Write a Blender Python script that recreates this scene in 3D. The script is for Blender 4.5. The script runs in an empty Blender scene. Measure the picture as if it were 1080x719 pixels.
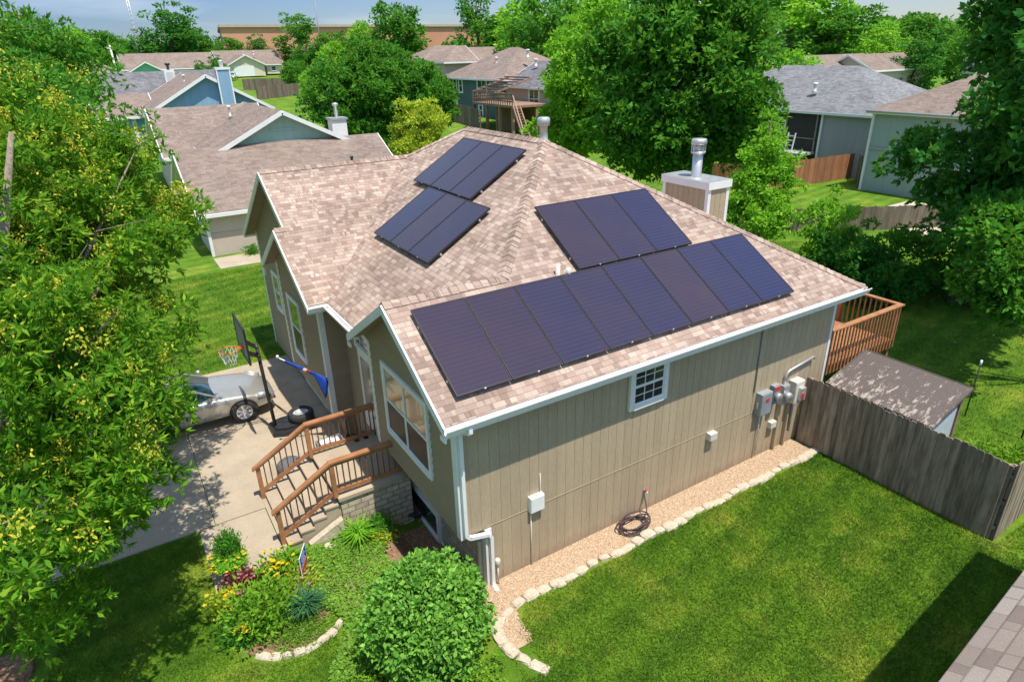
import bpy, math, random
import numpy as np
from mathutils import Vector, Matrix, noise as mnoise
random.seed(7)
rng = np.random.default_rng(7)
sc = bpy.context.scene
COL = sc.collection
PI = math.pi

# ------------------------------------------------------------------ materials
def nmat(name):
    m = bpy.data.materials.new(name); m.use_nodes = True
    nt = m.node_tree; b = nt.nodes['Principled BSDF']
    return m, nt, b
def nd(nt, t, **kw):
    n = nt.nodes.new(t)
    for k, v in kw.items():
        if k.startswith('i_'):
            n.inputs[k[2:].replace('_', ' ')].default_value = v
        else:
            setattr(n, k, v)
    return n
def math_n(nt, op, a, b=None, c=None):
    n = nt.nodes.new('ShaderNodeMath'); n.operation = op
    for i, v in enumerate((a, b, c)):
        if v is None: continue
        if isinstance(v, (int, float)): n.inputs[i].default_value = v
        else: nt.links.new(v, n.inputs[i])
    return n.outputs[0]
def mixc(nt, fac, a, b, mode='MIX'):
    n = nt.nodes.new('ShaderNodeMix'); n.data_type = 'RGBA'; n.blend_type = mode
    for i, v in ((0, fac), (6, a), (7, b)):
        if isinstance(v, (int, float)): n.inputs[i].default_value = v
        elif isinstance(v, tuple): n.inputs[i].default_value = (*v, 1) if len(v) == 3 else v
        else: nt.links.new(v, n.inputs[i])
    return n.outputs[2]
def ramp(nt, fac, stops, interp='LINEAR'):
    n = nt.nodes.new('ShaderNodeValToRGB'); cr = n.color_ramp; cr.interpolation = interp
    while len(cr.elements) < len(stops): cr.elements.new(.5)
    for e, (p, c) in zip(cr.elements, stops):
        e.position = p; e.color = (*c, 1) if len(c) == 3 else c
    nt.links.new(fac, n.inputs[0]); return n.outputs[0]
def noise_n(nt, scale, detail=4, coord='Object', rough=.55, vec=None, stretch=None):
    n = nd(nt, 'ShaderNodeTexNoise', i_Scale=scale, i_Detail=detail, i_Roughness=rough)
    if vec is None:
        tc = nt.nodes.new('ShaderNodeTexCoord'); vec = tc.outputs[coord]
    if stretch:
        mp = nt.nodes.new('ShaderNodeMapping'); mp.inputs['Scale'].default_value = stretch
        nt.links.new(vec, mp.inputs[0]); vec = mp.outputs[0]
    nt.links.new(vec, n.inputs['Vector']); return n.outputs['Fac']
def bump(nt, b, h, strength=.3, dist=.01):
    n = nd(nt, 'ShaderNodeBump', i_Strength=strength, i_Distance=dist)
    nt.links.new(h, n.inputs['Height']); nt.links.new(n.outputs[0], b.inputs['Normal'])
def vary(name, c1, c2, scale=3, rough=.7, bmp=.15, dist=.01, fine=60, stretch=None, metal=0, spec=.5, lo=.35, hi=.65, coat=0):
    m, nt, b = nmat(name)
    f = noise_n(nt, scale, 6, stretch=stretch)
    col = ramp(nt, f, [(lo, c1), (hi, c2)])
    f2 = noise_n(nt, fine, 2, stretch=stretch)
    col = mixc(nt, .25, col, ramp(nt, f2, [(.3, (.35,)*3), (.7, (.8,)*3)]), 'OVERLAY')
    nt.links.new(col, b.inputs['Base Color'])
    b.inputs['Roughness'].default_value = rough; b.inputs['Metallic'].default_value = metal
    b.inputs['Specular IOR Level'].default_value = spec
    b.inputs['Coat Weight'].default_value = coat
    if bmp: bump(nt, b, f2, bmp, dist)
    return m

def shingle(name, cols, tab=.27, row=.14, contrast=1.0, weather=.25):
    m, nt, b = nmat(name)
    tc = nt.nodes.new('ShaderNodeTexCoord'); sp = nt.nodes.new('ShaderNodeSeparateXYZ')
    nt.links.new(tc.outputs['UV'], sp.inputs[0])
    u, v = sp.outputs[0], sp.outputs[1]
    vr = math_n(nt, 'DIVIDE', v, row); r = math_n(nt, 'FLOOR', vr); fv = math_n(nt, 'FRACT', vr)
    wn = nd(nt, 'ShaderNodeTexWhiteNoise', noise_dimensions='1D'); nt.links.new(r, wn.inputs['W'])
    # uneven tab widths: warp u with a little noise that differs for every row
    uu = math_n(nt, 'ADD', math_n(nt, 'DIVIDE', u, tab), math_n(nt, 'MULTIPLY', wn.outputs[0], 37.3))
    wob = nd(nt, 'ShaderNodeTexNoise', noise_dimensions='1D', i_Scale=.9, i_Detail=0); nt.links.new(uu, wob.inputs['W'])
    uu = math_n(nt, 'ADD', uu, math_n(nt, 'MULTIPLY', wob.outputs[0], 1.6))
    c = math_n(nt, 'FLOOR', uu); fu = math_n(nt, 'FRACT', uu)
    cv = nt.nodes.new('ShaderNodeCombineXYZ'); nt.links.new(c, cv.inputs[0]); nt.links.new(r, cv.inputs[1])
    w2 = nd(nt, 'ShaderNodeTexWhiteNoise', noise_dimensions='2D'); nt.links.new(cv.outputs[0], w2.inputs['Vector'])
    n = len(cols)
    col = ramp(nt, w2.outputs[0], [(i / n, cc) for i, cc in enumerate(cols)], 'CONSTANT')
    gran = noise_n(nt, 90, 3); col = mixc(nt, .35, col, ramp(nt, gran, [(.3, (.3,)*3), (.7, (.75,)*3)]), 'OVERLAY')
    big = noise_n(nt, .7, 4); col = mixc(nt, weather, col, ramp(nt, big, [(.35, (.3,)*3), (.65, (.72,)*3)]), 'OVERLAY')
    # shadow line painted at each course's butt edge, and dark cut-outs between tabs
    e1 = math_n(nt, 'LESS_THAN', fv, .11)
    e2 = math_n(nt, 'MULTIPLY', math_n(nt, 'LESS_THAN', fu, .06), .6)
    e = math_n(nt, 'MAXIMUM', math_n(nt, 'MULTIPLY', e1, .55), e2)
    col = mixc(nt, math_n(nt, 'MULTIPLY', e, contrast), col, tuple(x * .33 for x in cols[0]))
    nt.links.new(col, b.inputs['Base Color']); b.inputs['Roughness'].default_value = .95
    b.inputs['Specular IOR Level'].default_value = .2
    # laminated thickness: each tab a random height, slope within the course
    h = math_n(nt, 'ADD', math_n(nt, 'MULTIPLY', fv, -1.0), math_n(nt, 'MULTIPLY', w2.outputs[0], .7))
    h = math_n(nt, 'ADD', h, math_n(nt, 'MULTIPLY', gran, .25))
    bump(nt, b, h, .6, .010)
    return m

M = {}
M['roof'] = shingle('tan_shingles', [(.325,.235,.19), (.37,.28,.228), (.29,.205,.168), (.42,.33,.27), (.25,.175,.145), (.345,.255,.208), (.385,.295,.242), (.31,.222,.18)], tab=.135, row=.108, contrast=.75, weather=.4)
M['roof_n1'] = shingle('brown_shingles', [(.225,.172,.145), (.255,.20,.17), (.20,.15,.125), (.24,.183,.155)], contrast=.5)
M['roof_gray'] = shingle('gray_shingles', [(.18,.18,.19), (.22,.22,.23), (.15,.15,.16), (.20,.20,.205)], contrast=.4)
M['roof_dark'] = shingle('dark_gray_shingles', [(.15,.145,.155), (.19,.18,.19), (.12,.12,.13)], contrast=.4)
M['roof_near'] = shingle('weathered_shingles', [(.235,.19,.16), (.285,.24,.205), (.19,.15,.13), (.255,.21,.18), (.31,.265,.23)], contrast=.8)
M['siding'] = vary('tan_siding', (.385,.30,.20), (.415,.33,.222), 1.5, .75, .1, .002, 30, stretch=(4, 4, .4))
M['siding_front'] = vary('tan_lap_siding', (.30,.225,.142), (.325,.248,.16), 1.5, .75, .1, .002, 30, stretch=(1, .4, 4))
M['white'] = vary('white_paint', (.74,.74,.73), (.80,.80,.79), 2, .5, .05, .002, 40)
M['soffit'] = vary('soffit_paint', (.24,.20,.15), (.27,.22,.165), 2, .8, .05)
M['dark'] = vary('dark_gap', (.03,.027,.022), (.04,.035,.03), 5, .9, 0)
M['concrete'] = vary('concrete', (.34,.275,.20), (.43,.355,.265), .9, .9, .3, .004, 45, lo=.3, hi=.7)
M['concrete_dark'] = vary('worn_concrete', (.27,.22,.165), (.34,.28,.215), 1.2, .9, .3, .004, 45)
M['rail'] = vary('orange_stained_wood', (.30,.13,.055), (.41,.19,.085), 4, .6, .2, .003, 50, stretch=(1, 1, 1))
M['rail_dark'] = vary('brown_stained_wood', (.14,.055,.025), (.20,.08,.035), 4, .6, .2, .003, 50)
M['black'] = vary('black_plastic', (.015,.015,.017), (.028,.028,.03), 6, .5, .1)
M['rubber'] = vary('black_rubber', (.02,.02,.02), (.035,.035,.034), 9, .8, .2)
M['chrome'] = vary('alloy_metal', (.55,.55,.56), (.65,.65,.66), 5, .35, 0, metal=.3)
M['galv'] = vary('galvanised_metal', (.48,.49,.50), (.60,.61,.62), 5, .4, 0, metal=.6)
M['gray_box'] = vary('gray_enamel', (.22,.24,.26), (.28,.30,.32), 4, .5, .05)
M['pvc'] = vary('beige_plastic', (.58,.54,.46), (.64,.60,.52), 5, .5, .03)
M['red'] = vary('red_label', (.5,.03,.03), (.6,.05,.05), 5, .5, 0)
M['blue_cloth'] = vary('blue_cloth', (.01,.06,.42), (.02,.09,.5), 8, .8, .1)
M['orange'] = vary('orange_metal', (.75,.16,.04), (.8,.2,.05), 5, .5, 0)
M['mulch'] = vary('reddish_mulch', (.15,.08,.045), (.34,.20,.125), 22, .95, .8, .03, 50)
M['pinkgravel'] = vary('pinkish_rock', (.36,.235,.14), (.50,.365,.235), 25, .9, .8, .02, 60)
M['limestone'] = vary('pale_limestone', (.40,.335,.25), (.54,.465,.36), 7, .9, .6, .02, 30)
M['bark'] = vary('bark', (.09,.065,.045), (.17,.13,.10), 9, .95, .8, .03, 30, stretch=(3, 3, .5))
M['bark_pale'] = vary('pale_bark', (.19,.15,.11), (.30,.25,.19), 9, .95, .8, .03, 30, stretch=(2, 2, 1))
M['fence_old'] = vary('weathered_fence_wood', (.165,.125,.09), (.33,.265,.20), 2.2, .95, .5, .01, 25, stretch=(5, 5, .6))
M['fence_back'] = vary('brown_gray_fence_wood', (.13,.095,.07), (.20,.155,.12), 2, .95, .5, .01, 15, stretch=(4, 4, .6))
M['fence_red'] = vary('cedar_fence_wood', (.28,.11,.05), (.38,.17,.085), 2, .9, .5, .01, 15, stretch=(4, 4, .6))
M['shed_paint'] = vary('pale_blue_paint', (.42,.50,.54), (.5,.58,.62), 4, .7, .1)
M['car'] = vary('champagne_silver_paint', (.44,.42,.38), (.48,.46,.42), 4, .32, 0, metal=.55, coat=.8)
M['teal'] = vary('teal_siding', (.33,.46,.41), (.37,.50,.45), 1, .8, .1, stretch=(4, 4, .3))
M['blue'] = vary('blue_siding', (.20,.34,.48), (.23,.38,.52), 1, .8, .1, stretch=(4, 4, .3))
M['green_sid'] = vary('mint_green_siding', (.17,.45,.32), (.2,.5,.36), 1, .8, .1)
M['cream'] = vary('cream_siding', (.62,.53,.38), (.68,.59,.44), 1, .8, .1)
M['pink_beige'] = vary('pale_pink_beige_siding', (.49,.40,.345), (.54,.45,.39), 1, .8, .1, stretch=(4, 4, .3))
M['foundation'] = vary('pale_foundation_paint', (.46,.38,.31), (.52,.43,.36), 1, .8, .1)
M['slate_sid'] = vary('slate_teal_siding', (.06,.11,.12), (.075,.13,.14), 1, .8, .1)
M['tan_far'] = vary('light_tan_siding', (.42,.32,.25), (.47,.37,.29), 1, .8, .1)
M['lavender'] = vary('gray_lavender_siding', (.31,.295,.32), (.34,.32,.345), 1, .8, .1, stretch=(4, 4, .3))
M['sage'] = vary('gray_green_siding', (.29,.35,.345), (.32,.38,.375), 1, .8, .1, stretch=(6, 6, .3))
M['gray_sid'] = vary('gray_siding', (.32,.33,.34), (.36,.37,.38), 1, .8, .1)
M['brick'] = vary('orange_brick', (.52,.24,.15), (.58,.28,.18), .05, .9, .1)
M['wood_old'] = vary('old_deck_wood', (.20,.12,.08), (.30,.19,.13), 2, .9, .3, stretch=(3, 3, 1))
M['pot'] = vary('gray_planter', (.38,.36,.33), (.46,.44,.40), 6, .8, .2)
M['hose'] = vary('dark_hose_rubber', (.05,.03,.035), (.07,.045,.05), 5, .6, 0)
M['mat_gray'] = vary('gray_doormat', (.09,.09,.10), (.14,.14,.15), 14, .95, .5)

# hairline cracks, tyre-dark patches and pale scuffs in the concrete
for kk in ('concrete', 'concrete_dark'):
    nt = M[kk].node_tree; b = nt.nodes['Principled BSDF']; src = b.inputs['Base Color'].links[0].from_socket
    tcc = nt.nodes.new('ShaderNodeTexCoord'); wv = nd(nt, 'ShaderNodeTexNoise', i_Scale=3.0, i_Detail=4); nt.links.new(tcc.outputs['Object'], wv.inputs['Vector'])
    ad = nt.nodes.new('ShaderNodeVectorMath'); ad.operation = 'MULTIPLY_ADD'; ad.inputs[1].default_value = (.35,)*3; nt.links.new(wv.outputs['Color'], ad.inputs[0]); nt.links.new(tcc.outputs['Object'], ad.inputs[2])
    vo = nd(nt, 'ShaderNodeTexVoronoi', feature='DISTANCE_TO_EDGE', i_Scale=.16); nt.links.new(ad.outputs[0], vo.inputs['Vector'])
    col = mixc(nt, math_n(nt, 'MULTIPLY', math_n(nt, 'LESS_THAN', vo.outputs['Distance'], .0022), .5), src, (.12,.095,.07))
    s1 = noise_n(nt, 1.1, 6, rough=.7); col = mixc(nt, ramp(nt, s1, [(.5, (0,)*3), (.72, (.4,)*3)]), col, (.24,.19,.145))
    nt.links.new(col, b.inputs['Base Color'])
# rain-splashed dirt along the foot of the siding and faint streaks
mm_ = M['siding']; nt = mm_.node_tree; b = nt.nodes['Principled BSDF']; src = b.inputs['Base Color'].links[0].from_socket
tcz = nt.nodes.new('ShaderNodeTexCoord'); spz = nt.nodes.new('ShaderNodeSeparateXYZ'); nt.links.new(tcz.outputs['Object'], spz.inputs[0])
dn = noise_n(nt, 5, 5, stretch=(2, 2, .8)); edge = math_n(nt, 'SUBTRACT', math_n(nt, 'MULTIPLY', dn, .55), spz.outputs[2])
col = mixc(nt, ramp(nt, edge, [(.0, (0,)*3), (.35, (.55,)*3)]), src, (.22,.15,.10)); sk = noise_n(nt, 3.5, 4, stretch=(5, 5, .15))
col = mixc(nt, ramp(nt, sk, [(.55, (0,)*3), (.8, (.35,)*3)]), col, (.26,.22,.17)); nt.links.new(col, b.inputs['Base Color'])
# stone / brick veneer at the basement level
m, nt, b = nmat('stone_veneer')
tc = nt.nodes.new('ShaderNodeTexCoord')
mp = nt.nodes.new('ShaderNodeMapping'); mp.inputs['Scale'].default_value = (1, 1, 1)
nt.links.new(tc.outputs['UV'], mp.inputs[0])
br = nd(nt, 'ShaderNodeTexBrick', i_Scale=1.0); nt.links.new(mp.outputs[0], br.inputs[0])
br.inputs['Color1'].default_value = (.56,.46,.34,1); br.inputs['Color2'].default_value = (.38,.31,.23,1)
br.inputs['Mortar'].default_value = (.24,.20,.155,1); br.inputs['Mortar Size'].default_value = .012
br.inputs['Brick Width'].default_value = .28; br.inputs['Row Height'].default_value = .13
nt.links.new(mixc(nt, .4, br.outputs[0], ramp(nt, noise_n(nt, 9), [(.3, (.3,)*3), (.7, (.75,)*3)]), 'OVERLAY'), b.inputs['Base Color'])
b.inputs['Roughness'].default_value = .9
bump(nt, b, math_n(nt, 'SUBTRACT', 1.0, br.outputs['Fac']), .6, .02); M['stone'] = m

# shed roof: old felt with flaking pale patches
m, nt, b = nmat('flaking_shed_roof')
tcs = nt.nodes.new('ShaderNodeTexCoord'); sxn = nt.nodes.new('ShaderNodeSeparateXYZ'); nt.links.new(tcs.outputs['Object'], sxn.inputs[0]); sx_ = sxn.outputs[0]
f = noise_n(nt, 4.5, 8, rough=.75, stretch=(.8, 2.0, 1)); f2 = noise_n(nt, 30, 3, stretch=(1, 4, 1))
col = mixc(nt, ramp(nt, math_n(nt, 'SUBTRACT', f, math_n(nt, 'MULTIPLY', math_n(nt, 'SUBTRACT', sx_, 9.0), .085)), [(.50, (0,)*3), (.54, (1,)*3)]), ramp(nt, f2, [(.3, (.075,.058,.05)), (.7, (.15,.12,.105))]), (.37,.31,.265))
nt.links.new(col, b.inputs['Base Color']); b.inputs['Roughness'].default_value = .9
bump(nt, b, f2, .4, .01); M['shed_roof'] = m

# window glass variants
def glassy(name, c, rough=.06):
    m, nt, b = nmat(name); b.inputs['Base Color'].default_value = (*c, 1)
    b.inputs['Roughness'].default_value = rough; b.inputs['Specular IOR Level'].default_value = .8
    b.inputs['Coat Weight'].default_value = .6; b.inputs['Coat Roughness'].default_value = .02
    return m
M['pane'] = glassy('dark_window_glass', (.03,.035,.04)); M['pane_blind'] = glassy('window_glass_over_tan_blinds', (.40,.30,.19), .15)
M['pane_screen'] = vary('window_behind_insect_screen', (.018,.018,.022), (.035,.032,.034), 2, .4, 0, spec=.3); M['pane_blue'] = glassy('windscreen_glass', (.015,.05,.065), .04)

# solar glass: dark cells, fine pale gaps, slight tint difference from module to module
m, nt, b = nmat('solar_cells')
tc = nt.nodes.new('ShaderNodeTexCoord'); sp = nt.nodes.new('ShaderNodeSeparateXYZ'); nt.links.new(tc.outputs['UV'], sp.inputs[0])
fu = math_n(nt, 'FRACT', math_n(nt, 'MULTIPLY', sp.outputs[0], 6)); fv = math_n(nt, 'FRACT', math_n(nt, 'MULTIPLY', sp.outputs[1], 20))
gu = math_n(nt, 'LESS_THAN', math_n(nt, 'ABSOLUTE', math_n(nt, 'SUBTRACT', fu, .5)), .495)
gv = math_n(nt, 'LESS_THAN', math_n(nt, 'ABSOLUTE', math_n(nt, 'SUBTRACT', fv, .5)), .43)
cell = math_n(nt, 'MULTIPLY', gu, gv)
bus = math_n(nt, 'LESS_THAN', math_n(nt, 'FRACT', math_n(nt, 'MULTIPLY', sp.outputs[0], 54)), .09)
oi = nt.nodes.new('ShaderNodeObjectInfo')
cc = ramp(nt, oi.outputs['Random'], [(0, (.020,.024,.072)), (.3, (.036,.027,.048)), (.7, (.045,.031,.045)), (1, (.028,.026,.060))])
pn = noise_n(nt, 1.3, 3); cc = mixc(nt, .5, cc, ramp(nt, pn, [(.35, (.36,.38,.55)), (.65, (.62,.5,.46))]), 'OVERLAY')
cc = mixc(nt, math_n(nt, 'MULTIPLY', bus, .05), cc, (.20,.19,.23))
col = mixc(nt, cell, (.046,.040,.054), cc)
nt.links.new(col, b.inputs['Base Color']); b.inputs['Roughness'].default_value = .22
b.inputs['Coat Weight'].default_value = .35; b.inputs['Coat Roughness'].default_value = .08; b.inputs['Specular IOR Level'].default_value = .35
M['solar'] = m
M['solar_frame'] = vary('dark_anodised_frame', (.035,.032,.038), (.05,.046,.052), 5, .4, 0, metal=.4)

# leaves: two-tone by leaf, clump tone by noise, a little light passing through
def leafmat(name, c1, c2, c3, transl=.35, clump=.6, rough=.55):
    m, nt, b = nmat(name)
    g = nt.nodes.new('ShaderNodeNewGeometry')
    r = ramp(nt, g.outputs['Random Per Island'], [(0, c1), (.55, c2), (1, c3)])
    f = noise_n(nt, clump, 3, coord='Object'); r = mixc(nt, .55, r, ramp(nt, f, [(.35, (.36,.40,.34)), (.65, (.62,.60,.50))]), 'OVERLAY')
    nt.links.new(r, b.inputs['Base Color']); b.inputs['Roughness'].default_value = rough + .1; b.inputs['Specular IOR Level'].default_value = .12
    t = nt.nodes.new('ShaderNodeBsdfTranslucent'); tcx = mixc(nt, .5, r, (.27,.50,.03)); nt.links.new(tcx, t.inputs[0])
    mx = nt.nodes.new('ShaderNodeMixShader'); mx.inputs[0].default_value = transl
    nt.links.new(b.outputs[0], mx.inputs[1]); nt.links.new(t.outputs[0], mx.inputs[2])
    nt.links.new(mx.outputs[0], nt.nodes['Material Output'].inputs[0]); return m
M['leaf_ash'] = leafmat('ash_leaves', (.045,.17,.014), (.12,.31,.02), (.30,.47,.035), .44)
M['leaf_seed'] = leafmat('yellow_seed_clusters', (.62,.56,.06), (.78,.66,.08), (.55,.58,.08), .4)
M['leaf_dark'] = leafmat('dark_green_leaves', (.02,.125,.024), (.042,.20,.034), (.085,.31,.045), .4)
M['leaf_mid'] = leafmat('mid_green_leaves', (.034,.155,.018), (.066,.245,.026), (.13,.35,.04), .4)
M['leaf_light'] = leafmat('light_green_leaves', (.14,.40,.03), (.24,.54,.04), (.38,.64,.07), .5)
M['leaf_yellow'] = leafmat('yellow_green_leaves', (.32,.44,.03), (.48,.56,.05), (.65,.66,.09), .45)
M['leaf_bush'] = leafmat('broad_glossy_leaves', (.095,.26,.035), (.16,.38,.055), (.26,.49,.09), .25, 1.5, .45)
M['leaf_lime'] = leafmat('lime_leaves', (.12,.30,.02), (.18,.38,.03), (.25,.42,.05), .35)
M['leaf_cover'] = leafmat('ground_cover_leaves', (.10,.24,.025), (.17,.34,.04), (.27,.42,.07), .3)
M['petal_pink'] = leafmat('pink_petals', (.45,.10,.16), (.5,.16,.22), (.55,.25,.3), .3)
M['petal_yellow'] = leafmat('yellow_petals', (.75,.5,.02), (.8,.6,.03), (.7,.45,.02), .3)
M['petal_mauve'] = leafmat('mauve_petals', (.42,.26,.22), (.46,.3,.25), (.36,.2,.2), .3)
M['leaf_red'] = leafmat('maroon_leaves', (.12,.02,.03), (.18,.03,.04), (.22,.06,.05), .3)
M['leaf_blue'] = leafmat('blue_green_blades', (.03,.12,.06), (.05,.17,.09), (.08,.21,.10), .3)

# lawn
def lawnmat(name, blades=False):
    m, nt, b = nmat(name)
    g = nt.nodes.new('ShaderNodeNewGeometry'); pos = g.outputs['Position']
    big = noise_n(nt, .55, 5, vec=pos, rough=.65); mid = noise_n(nt, 3.2, 4, vec=pos); fine = noise_n(nt, 38, 3, vec=pos, rough=.7)
    col = ramp(nt, big, [(.32, (.075,.17,.02)), (.52, (.12,.228,.027)), (.68, (.235,.29,.055))])
    col = mixc(nt, .55, col, ramp(nt, mid, [(.3, (.33,.36,.3)), (.7, (.64,.62,.5))]), 'OVERLAY')
    stp = nt.nodes.new('ShaderNodeSeparateXYZ'); nt.links.new(pos, stp.inputs[0])   # mower passes, slightly wavering
    st_ = math_n(nt, 'SINE', math_n(nt, 'ADD', math_n(nt, 'MULTIPLY', math_n(nt, 'ADD', stp.outputs[1], math_n(nt, 'MULTIPLY', stp.outputs[0], -.16)), 7.2), math_n(nt, 'MULTIPLY', big, 5.0)))
    col = mixc(nt, .6, col, ramp(nt, math_n(nt, 'MULTIPLY_ADD', st_, .5, .5), [(.2, (.38,.42,.34)), (.8, (.62,.58,.48))]), 'OVERLAY')
    if blades:
        col = mixc(nt, .7, col, ramp(nt, g.outputs['Random Per Island'], [(0, (.28,.33,.22)), (.7, (.58,.6,.45)), (1, (.8,.75,.55))]), 'OVERLAY')
        b.inputs['Roughness'].default_value = .6
        t = nt.nodes.new('ShaderNodeBsdfTranslucent'); nt.links.new(col, t.inputs[0])
        mx = nt.nodes.new('ShaderNodeMixShader'); mx.inputs[0].default_value = .35
        nt.links.new(b.outputs[0], mx.inputs[1]); nt.links.new(t.outputs[0], mx.inputs[2])
        nt.links.new(mx.outputs[0], nt.nodes['Material Output'].inputs[0])
    else:
        col = mixc(nt, .8, col, ramp(nt, fine, [(.3, (.22,.25,.16)), (.72, (.7,.68,.5))]), 'OVERLAY')
        b.inputs['Roughness'].default_value = .95; bump(nt, b, fine, .9, .04)
    b.inputs['Specular IOR Level'].default_value = .15
    nt.links.new(col, b.inputs['Base Color']); return m
M['lawn'] = lawnmat('lawn_ground'); M['blades'] = lawnmat('grass_blades', True)

# ------------------------------------------------------------------ mesh builder
class MB:
    def __init__(s): s.v = []; s.f = []; s.m = []; s.uv = []; s.sm = []
    def face(s, pts, mi=0, uv=None, sm=False):
        i = len(s.v); s.v += [tuple(p) for p in pts]; s.f.append(tuple(range(i, i + len(pts)))); s.m.append(mi)
        s.uv.append(uv or [(0, 0)] * len(pts)); s.sm.append(sm)
    def raw(s, vs, fs, mi=0, sm=False):
        i = len(s.v); s.v += [tuple(p) for p in vs]
        for f in fs: s.f.append(tuple(i + k for k in f)); s.m.append(mi); s.uv.append([(0, 0)] * len(f)); s.sm.append(sm)
    def box(s, a, b, mi=0):
        x0, y0, z0 = (min(a[i], b[i]) for i in range(3)); x1, y1, z1 = (max(a[i], b[i]) for i in range(3))
        s.raw([(x0,y0,z0),(x1,y0,z0),(x1,y1,z0),(x0,y1,z0),(x0,y0,z1),(x1,y0,z1),(x1,y1,z1),(x0,y1,z1)],
              [(0,3,2,1),(4,5,6,7),(0,1,5,4),(1,2,6,5),(2,3,7,6),(3,0,4,7)], mi)
        return s
    def beam(s, a, b, w, h, mi=0, up=(0, 0, 1)):
        a = Vector(a); b = Vector(b); d = (b - a).normalized(); up = Vector(up)
        r = d.cross(up)
        if r.length < 1e-4: r = d.cross(Vector((1, 0, 0)))
        r.normalize(); u = r.cross(d).normalized(); r *= w / 2; u *= h / 2
        s.raw([a-r-u, a+r-u, a+r+u, a-r+u, b-r-u, b+r-u, b+r+u, b-r+u],
              [(0,1,2,3),(7,6,5,4),(0,4,5,1),(1,5,6,2),(2,6,7,3),(3,7,4,0)], mi); return s
    def tube(s, pts, rad, n=8, mi=0, cap=True, sm=True):
        pts = [Vector(p) for p in pts]; rad = rad if isinstance(rad, (list, tuple)) else [rad] * len(pts)
        vs = []; prev = None
        for k, p in enumerate(pts):
            d = (pts[min(k+1, len(pts)-1)] - pts[max(k-1, 0)]).normalized()
            if prev is None:
                r = d.cross(Vector((0, 0, 1)));
                if r.length < .01: r = d.cross(Vector((1, 0, 0)))
            else: r = prev - d * prev.dot(d)
            r.normalize(); prev = r; u = d.cross(r)
            for j in range(n):
                a = 2 * PI * j / n; vs.append(p + (r * math.cos(a) + u * math.sin(a)) * rad[k])
        fs = [(k*n+j, k*n+(j+1)%n, (k+1)*n+(j+1)%n, (k+1)*n+j) for k in range(len(pts)-1) for j in range(n)]
        if cap: fs += [tuple(range(n-1, -1, -1)), tuple((len(pts)-1)*n+j for j in range(n))]
        s.raw(vs, fs, mi, sm); return s
    def lathe(s, prof, c, axis='z', n=20, mi=0, sm=True, cap=True):
        vs = []
        for r, h in prof:
            for j in range(n):
                a = 2 * PI * j / n; p = (r * math.cos(a), r * math.sin(a), h)
                if axis == 'y': p = (p[0], p[2], p[1])
                if axis == 'x': p = (p[2], p[0], p[1])
                vs.append((c[0]+p[0], c[1]+p[1], c[2]+p[2]))
        k = len(prof)
        fs = [(i*n+j, i*n+(j+1)%n, (i+1)*n+(j+1)%n, (i+1)*n+j) for i in range(k-1) for j in range(n)]
        if cap: fs += [tuple(range(n)), tuple((k-1)*n+j for j in range(n))]
        s.raw(vs, fs, mi, sm); return s
    def build(s, name, mats, parent=None, recalc=True):
        me = bpy.data.meshes.new(name); me.from_pydata(s.v, [], s.f)
        mats = mats if isinstance(mats, (list, tuple)) else [mats]
        for mm in mats: me.materials.append(M[mm] if isinstance(mm, str) else mm)
        me.polygons.foreach_set('material_index', s.m); me.polygons.foreach_set('use_smooth', s.sm)
        uvl = me.uv_layers.new(name='UVMap'); flat = [c for f in s.uv for p in f for c in p]
        uvl.data.foreach_set('uv', flat)
        if recalc:
            import bmesh
            bm = bmesh.new(); bm.from_mesh(me); bmesh.ops.recalc_face_normals(bm, faces=bm.faces); bm.to_mesh(me); bm.free()
        me.update()
        return link(name, me, parent)
def link(name, me, parent=None):
    o = bpy.data.objects.new(name, me); COL.objects.link(o)
    if parent is not None: o.parent = parent
    return o
def fast_mesh(name, V, nper, mat, parent=None, smooth=False):
    """V (N*nper,3) vertices of N separate faces with nper corners."""
    V = np.ascontiguousarray(V, dtype=np.float32).reshape(-1, 3); n = len(V) // nper
    me = bpy.data.meshes.new(name); me.vertices.add(len(V)); me.vertices.foreach_set('co', V.ravel())
    me.loops.add(len(V)); me.loops.foreach_set('vertex_index', np.arange(len(V), dtype=np.int32))
    me.polygons.add(n); me.polygons.foreach_set('loop_start', np.arange(0, len(V), nper, dtype=np.int32))
    me.update(calc_edges=True); me.materials.append(M[mat] if isinstance(mat, str) else mat)
    return link(name, me, parent)
def tag(o, label=None, cat=None, group=None, kind=None):
    if label: o['label'] = label
    if cat: o['category'] = cat
    if group: o['group'] = group
    if kind: o['kind'] = kind
    return o
def thing(name, label, cat, loc=(0, 0, 0), rz=0, group=None):
    """Empty at the thing's base; parts are then built in coordinates local to it."""
    o = bpy.data.objects.new(name, None); COL.objects.link(o); o.empty_display_size = .2
    o.location = loc; o.rotation_euler = (0, 0, rz)
    return tag(o, label, cat, group)
def dup(root, loc, rz=None, label=None, group=None, scale=None):
    r = root.copy(); COL.objects.link(r); r.location = loc
    if rz is not None: r.rotation_euler = (0, 0, rz)
    if scale is not None: r.scale = scale
    if label: r['label'] = label
    if group: r['group'] = group
    for ch in list(root.children):
        c = ch.copy(); COL.objects.link(c); c.parent = r
        for g in list(ch.children):
            d = g.copy(); COL.objects.link(d); d.parent = c
    return r

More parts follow.
